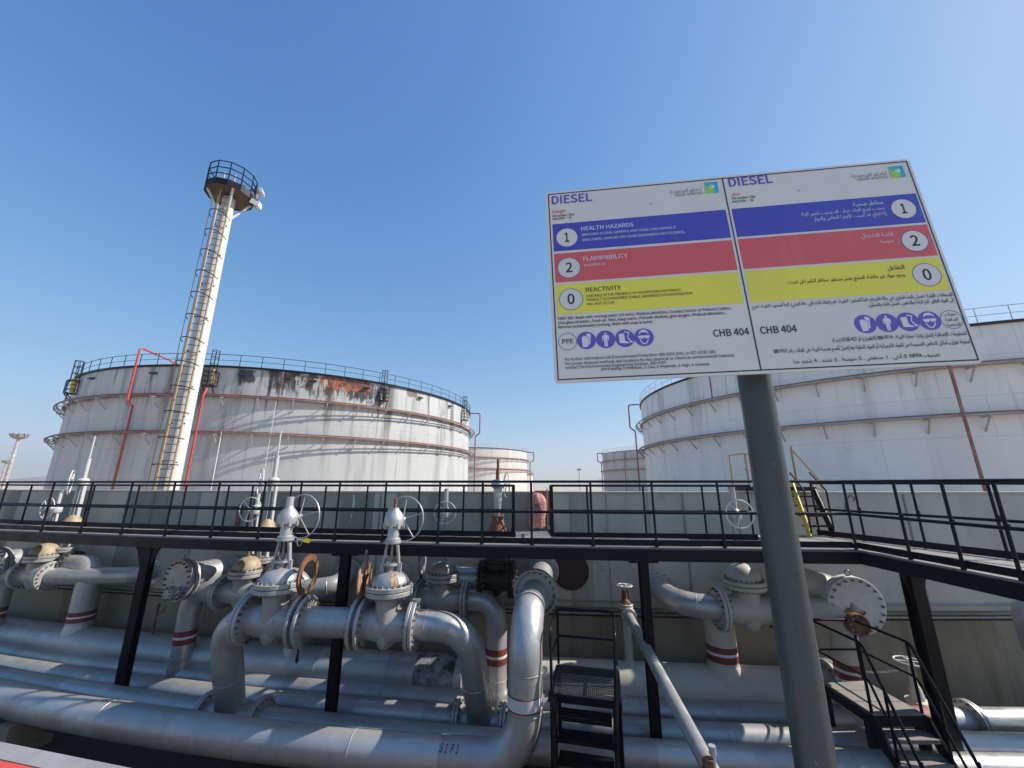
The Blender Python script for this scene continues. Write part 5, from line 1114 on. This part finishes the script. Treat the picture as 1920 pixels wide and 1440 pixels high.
# ================================================================== STAIRS
def stile(x0, x1, yfar, ynear, zl, rail, label, name, down, steps, mtread, group='crossing stairs', ins=0.0, lean=.30):
    t = thing(name, ((x0+x1)/2, ynear, GZ), label, 'stairs', group)
    mb = MB()
    if down:
        for i in range(34): mb.box((x0+(x1-x0)*(i+.5)/34, (yfar+ynear)/2, zl-.015), (.006, yfar-ynear, .03))
        for i in range(20): mb.box(((x0+x1)/2, ynear+(yfar-ynear)*(i+.5)/20, zl-.006), (x1-x0, .005, .012))
    else:
        for i in range(3):                             # three boards with open joints
            a = ynear+(yfar-ynear)*i/3; mb.box(((x0+x1)/2, a+(yfar-ynear)/6, zl-.015), (x1-x0, (yfar-ynear)/3-.012, .03))
    mb.build('landing', mtread, t, False)
    mb = MB()
    for k in range(9): x = x0+(x1-x0)*(k+.5)/9*1.0
    hf = .09 if down else .13
    for y in (ynear+.005, yfar-.005): mb.box(((x0+x1)/2, y, zl-.03-hf/2), (x1-x0+.08, .04, hf))
    for x in (x0-.02, x1+.02): mb.box((x, (yfar+ynear)/2, zl-.032-hf/2), (.05, yfar-ynear+.06, hf+.004))
    for x in (x0, x1):
        for y in (yfar-.06, ynear+.1): lg = .07 if down else .11; mb.box((x, y, (GZ+zl-.08)/2), (lg, lg, zl-.08-GZ))
    mb.build('frame', black, t, False)
    rise = .235; run_ = rise*lean
    mb = MB(); yb = ynear-run_*steps-.05; zb_ = zl-rise*steps-.1
    for x in (x0-.02+ins, x1+.02-ins): mb.bar((x, ynear+.02, zl-.06), (x, yb, zb_), .035, .17, (0, 1, 0))
    mb.build('stringer', black, t, False)
    for k in range(1, steps+1):
        y = ynear-run_*k; z = zl-rise*k; mb = MB(); mb.box(((x0+x1)/2, y+.06, z-.012), (x1-x0-.03-2*ins, .24, .024)); mb.box(((x0+x1)/2, y-.055, z-.028), (x1-x0-.03-2*ins, .02, .05)); mb.build('tread', mtread if not down else black, t, False)
    mb = MB(); zr = zl+rail
    sl = V((0, ynear-yb, zl-zb_)).normalized()
    for x in (x0+.0, x1-.0):
        xe_ = x+(ins if x == x0 else -ins); e = V((xe_, yb, zb_+rail*.98)); mb.tube(fillet([V((x, yfar, zr)), V((x, ynear-.02, zr)), e], .15, 6), .022, 10)
        e2 = V((xe_, yb, zb_+rail*.5)); mb.tube(fillet([V((x, yfar, zl+rail*.5)), V((x, ynear-.02, zl+rail*.5)), e2], .15, 6), .018, 10)
        for y in (yfar, ynear+.03): mb.tube([V((x, y, zl)), V((x, y, zr))], .022, 10)
        for k in (2, 5):
            if k <= steps: y = ynear-run_*k-.04; z = zl-rise*k; mb.tube([V((xe_, y, z-.08)), V((x+(xe_-x)*k/steps, y+.0, z+rail-.02))], .02, 8)
    mb.tube(fillet([V((x0, yfar, zr-.12)), V((x0, yfar, zr)), V((x1, yfar, zr)), V((x1, yfar, zr-.12))], .07, 6), .022, 10)
    mb.tube([V((x0, yfar, zl+rail*.5)), V((x1, yfar, zl+rail*.5))], .018, 10)
    mb.build('handrail', black, t); return t
st1 = stile(.57, 1.53, 7.56, 6.6, -2.99, .85, 'narrow black ladder-like stair with a looped rail right of the turned-up pipe', 'access_stair', True, 7, dtread, ins=.09, lean=.24)
st1.rotation_euler.z = R(-13)
st2 = stile(5.50, 6.27, 8.03, 6.98, -3.40, .96, 'black steel stair with dusty tread plates right of the signboard pole', 'access_stair', False, 6, deckm, lean=.52)
# stile over the wall: steep black steps with a yellow flank, platform on the wall, ochre rails
pb_, pt_ = PF(1548, 1008, yW, -1.05), PF(1500, 930, yW, -.15)
t = thing('wall_stair', (pb_.x, pb_.y, DZ), 'steep black steps with a yellow flank and ochre rails climbing over the wall', 'stairs')
zt_ = -.10; bL, bR = V((6.30, 8.78, DZ)), V((6.82, 8.76, DZ)); tL, tR = V((6.64, yW(6.6)-.12, zt_)), V((7.10, yW(7)-.12, zt_))
mb = MB(); mb.bar(bR, tR, .03, .13, (0, 1, 0)); mb.build('stringer', black, t, False)
mb = MB(); mb.bar(bL, bL+(tL-bL)*.3+V((0, -.03, .02)), .03, .10, (0, 1, 0)); mb.bar(bL+(tL-bL)*.3+V((0, -.03, .02)), tL+V((0, 0, .10)), .03, .10, (0, 1, 0)); mb.build('yellow_flank', yellow, t, False)
for k in range(1, 5):
    f_ = k/5; a, b = bL+(tL-bL)*f_, bR+(tR-bR)*f_; mb = MB(); mb.bar(a+V((0, .03, 0)), b+V((.05, .03, 0)), .20, .03); mb.build('tread', black, t, False)
mb = MB(); px0_, px1_ = PF(1386, 922, yW).x, 7.12; mb.box(((px0_+px1_)/2, yW(5.2)+.1, -.13), (px1_-px0_, .75, .09)); mb.build('platform', black, t, False)
mb = MB(); yy = yW(5)-.15; yk = yy+.7
def L3(x, y, z): return V((x, y, z))
xa = PF(1395, 880, yW).x; xm0 = PF(1486, 880, yW).x; xm1 = PF(1507, 880, yW).x
h1 = P(1392, 850, Y=yy).z; h2 = P(1480, 838, Y=yy).z
mb.tube([L3(xa, yy, -.1), L3(xa, yy, h1)], .02, 8); mb.tube([L3(xa, yk, -.1), L3(xa, yk, h1)], .02, 8)
mb.tube([L3(xa-.06, yy, h1), L3(xm0-.3, yy, h1)], .02, 8); mb.tube([L3(xa-.05, yy, h1*.45), L3(xm0-.3, yy, h1*.45)], .018, 8); mb.tube([L3(xa, yy, h1), L3(xa, yk, h1)], .02, 8)
mb.tube([L3(xm0, yy, -.1), L3(xm0, yy, h2)], .022, 8); mb.tube([L3(xm0, yy, h2), L3(xm1, yk-.3, h2)], .022, 8); mb.tube([L3(xm0, yy, h2*.45), L3(xm1, yk-.3, h2*.45)], .018, 8)
mb.tube([L3(xm1, yk-.3, -.1), L3(xm1, yk-.3, h2)], .022, 8)
mb.tube(fillet([L3(xm1, yk-.3, h2), L3(xm1+.75, yk-.1, .05), L3(xm1+.80, yk-.1, -.9)], .12, 5), .022, 8); mb.tube([L3(xm0-.2, yk-.2, h2*.5), L3(xm1+1.1, yk-.1, -.35)], .018, 8)
mb.build('ochre_rail', ochre, t)
mb = MB()
for a, b in ((bL+V((.05, 0, 0)), tL), (bR, tR)): mb.tube(fillet([a, a+V((0, 0, .95)), b+V((0, 0, .35))], .1, 4), .018, 8)
mb.build('handrail', black, t)

# ================================================================== EXTINGUISHER UNDER ITS COVER
pe = PF(1008, 955, yW, -.02); wd2 = V((1, -.10+.0108*pe.x, 0)).normalized(); wn = V((wd2.y, -wd2.x, 0))
t = thing('fire_extinguisher', pe, 'fire extinguisher under a faded red fabric cover hung on the wall by the bridge', 'extinguisher')
mb = MB(); b0 = PF(1013, 950, yW, -.02); mb.box(b0+V((.05, 0, -.03)), (.36, .025, .82), wd2, -wn); mb.build('backboard', oldred, t, False)
pk = mat('faded_cover_fabric', (.56, .25, .19), .85, 0, [(7, (.42, .16, .12), .45, .7, .8, 7), ((3, 3, 12), (.63, .36, .29), .5, .7, .7, 5)], (22, .8, .03))
mb = MB(); ax0 = pe+wn*.13; n = 36; rows_ = [(.165, -.41), (.18, -.38), (.172, -.2), (.178, 0), (.185, .12), (.176, .22), (.14, .31), (.085, .365), (.02, .385)]; b = len(mb.v)
for r_, h in rows_:
    for k in range(n):
        a_ = 2*math.pi*k/n; rr_ = r_*(1+.07*math.sin(3*a_+h*9)+.05*math.sin(7*a_-h*14)+.03*math.sin(13*a_+h*31)); mb.v.append(ax0+wd2*(rr_*math.cos(a_)*1.12)+wn*(rr_*math.sin(a_)*.72)+V((0, 0, h+.012*math.sin(5*a_))))
for i in range(len(rows_)-1):
    for k in range(n): l = (k+1) % n; mb.f.append((b+i*n+k, b+i*n+l, b+(i+1)*n+l, b+(i+1)*n+k))
mb.f.append(tuple(b+k for k in reversed(range(n)))); mb.f.append(tuple(b+(len(rows_)-1)*n+k for k in range(n))); cover = mb.build('fabric_cover', pk, t)
def cover_text(body, h0, hgt, wdt):
    c = bpy.data.curves.new('t', 'FONT'); c.body = body; c.size = 1; c.offset = .01
    ob = bpy.data.objects.new('t', c); COL.objects.link(ob); bpy.context.view_layer.update()
    me = bpy.data.meshes.new_from_object(ob.evaluated_get(bpy.context.evaluated_depsgraph_get())); bpy.data.objects.remove(ob)
    xs_ = [p.co.x for p in me.vertices]; x0, x1 = min(xs_), max(xs_)
    for p in me.vertices:
        u_ = ((p.co.x-x0)/(x1-x0)-.5)*wdt; p.co = ax0+wd2*u_+wn*(.162-.8*u_*u_)+V((0, 0, h0+p.co.y*hgt))
    me.materials.append(stxt); ob = bpy.data.objects.new('lettering', me); COL.objects.link(ob); ob.parent = cover; WL[ob.name] = V((0, 0, 0))
cover_text('FIRE', .05, .13, .15); cover_text('EXTINGUISHER', -.06, .10, .25)
mb = MB(); mb.box(pe+wd2*.24+V((0, 0, -.02)), (.035, .05, 1.02), wd2, -wn); mb.build('hanging_batten', coping, t, False)
# small yellow tag chained to the front left valve and a paper tag in the second row
p = P(575, 1013, Y=7.5); mb = MB(); mb.prism([(-.08, -.02), (.05, -.05), (.09, .01), (-.02, .04)], p, (1, 0, 0), (0, .3, .95), .004); tg = mb.build('valve_tag', yellow, None, False)
mb = MB(); mb.tube([p+V((-.07, 0, 0)), p+V((-.10, 0, -.09)), p+V((-.16, .02, -.10)), p+V((-.2, .05, -.02))], .006, 6); mb.build('tag_chain', stud, tg)
tag(tg, 'small yellow tag hanging on a chain from the front left valve', 'tag')
# ================================================================== HAZE
hz = MB(); hz.hexa([(-1500, -200, GZ-1), (1500, -200, GZ-1), (1500, 1500, GZ-1), (-1500, 1500, GZ-1), (-1500, -200, 62), (1500, -200, 62), (1500, 1500, 62), (-1500, 1500, 62)])
hm = bpy.data.materials.new('dusty_air'); hm.use_nodes = True; ht = hm.node_tree; ht.nodes.remove(ht.nodes['Principled BSDF'])
pv = ht.nodes.new('ShaderNodeVolumePrincipled'); pv.inputs['Color'].default_value = (.93, .93, .95, 1); pv.inputs['Density'].default_value = .0005; pv.inputs['Anisotropy'].default_value = .3
ht.links.new(pv.outputs[0], ht.nodes['Material Output'].inputs['Volume'])
ho = hz.build('haze', hm, None, False); ho['kind'] = 'stuff'
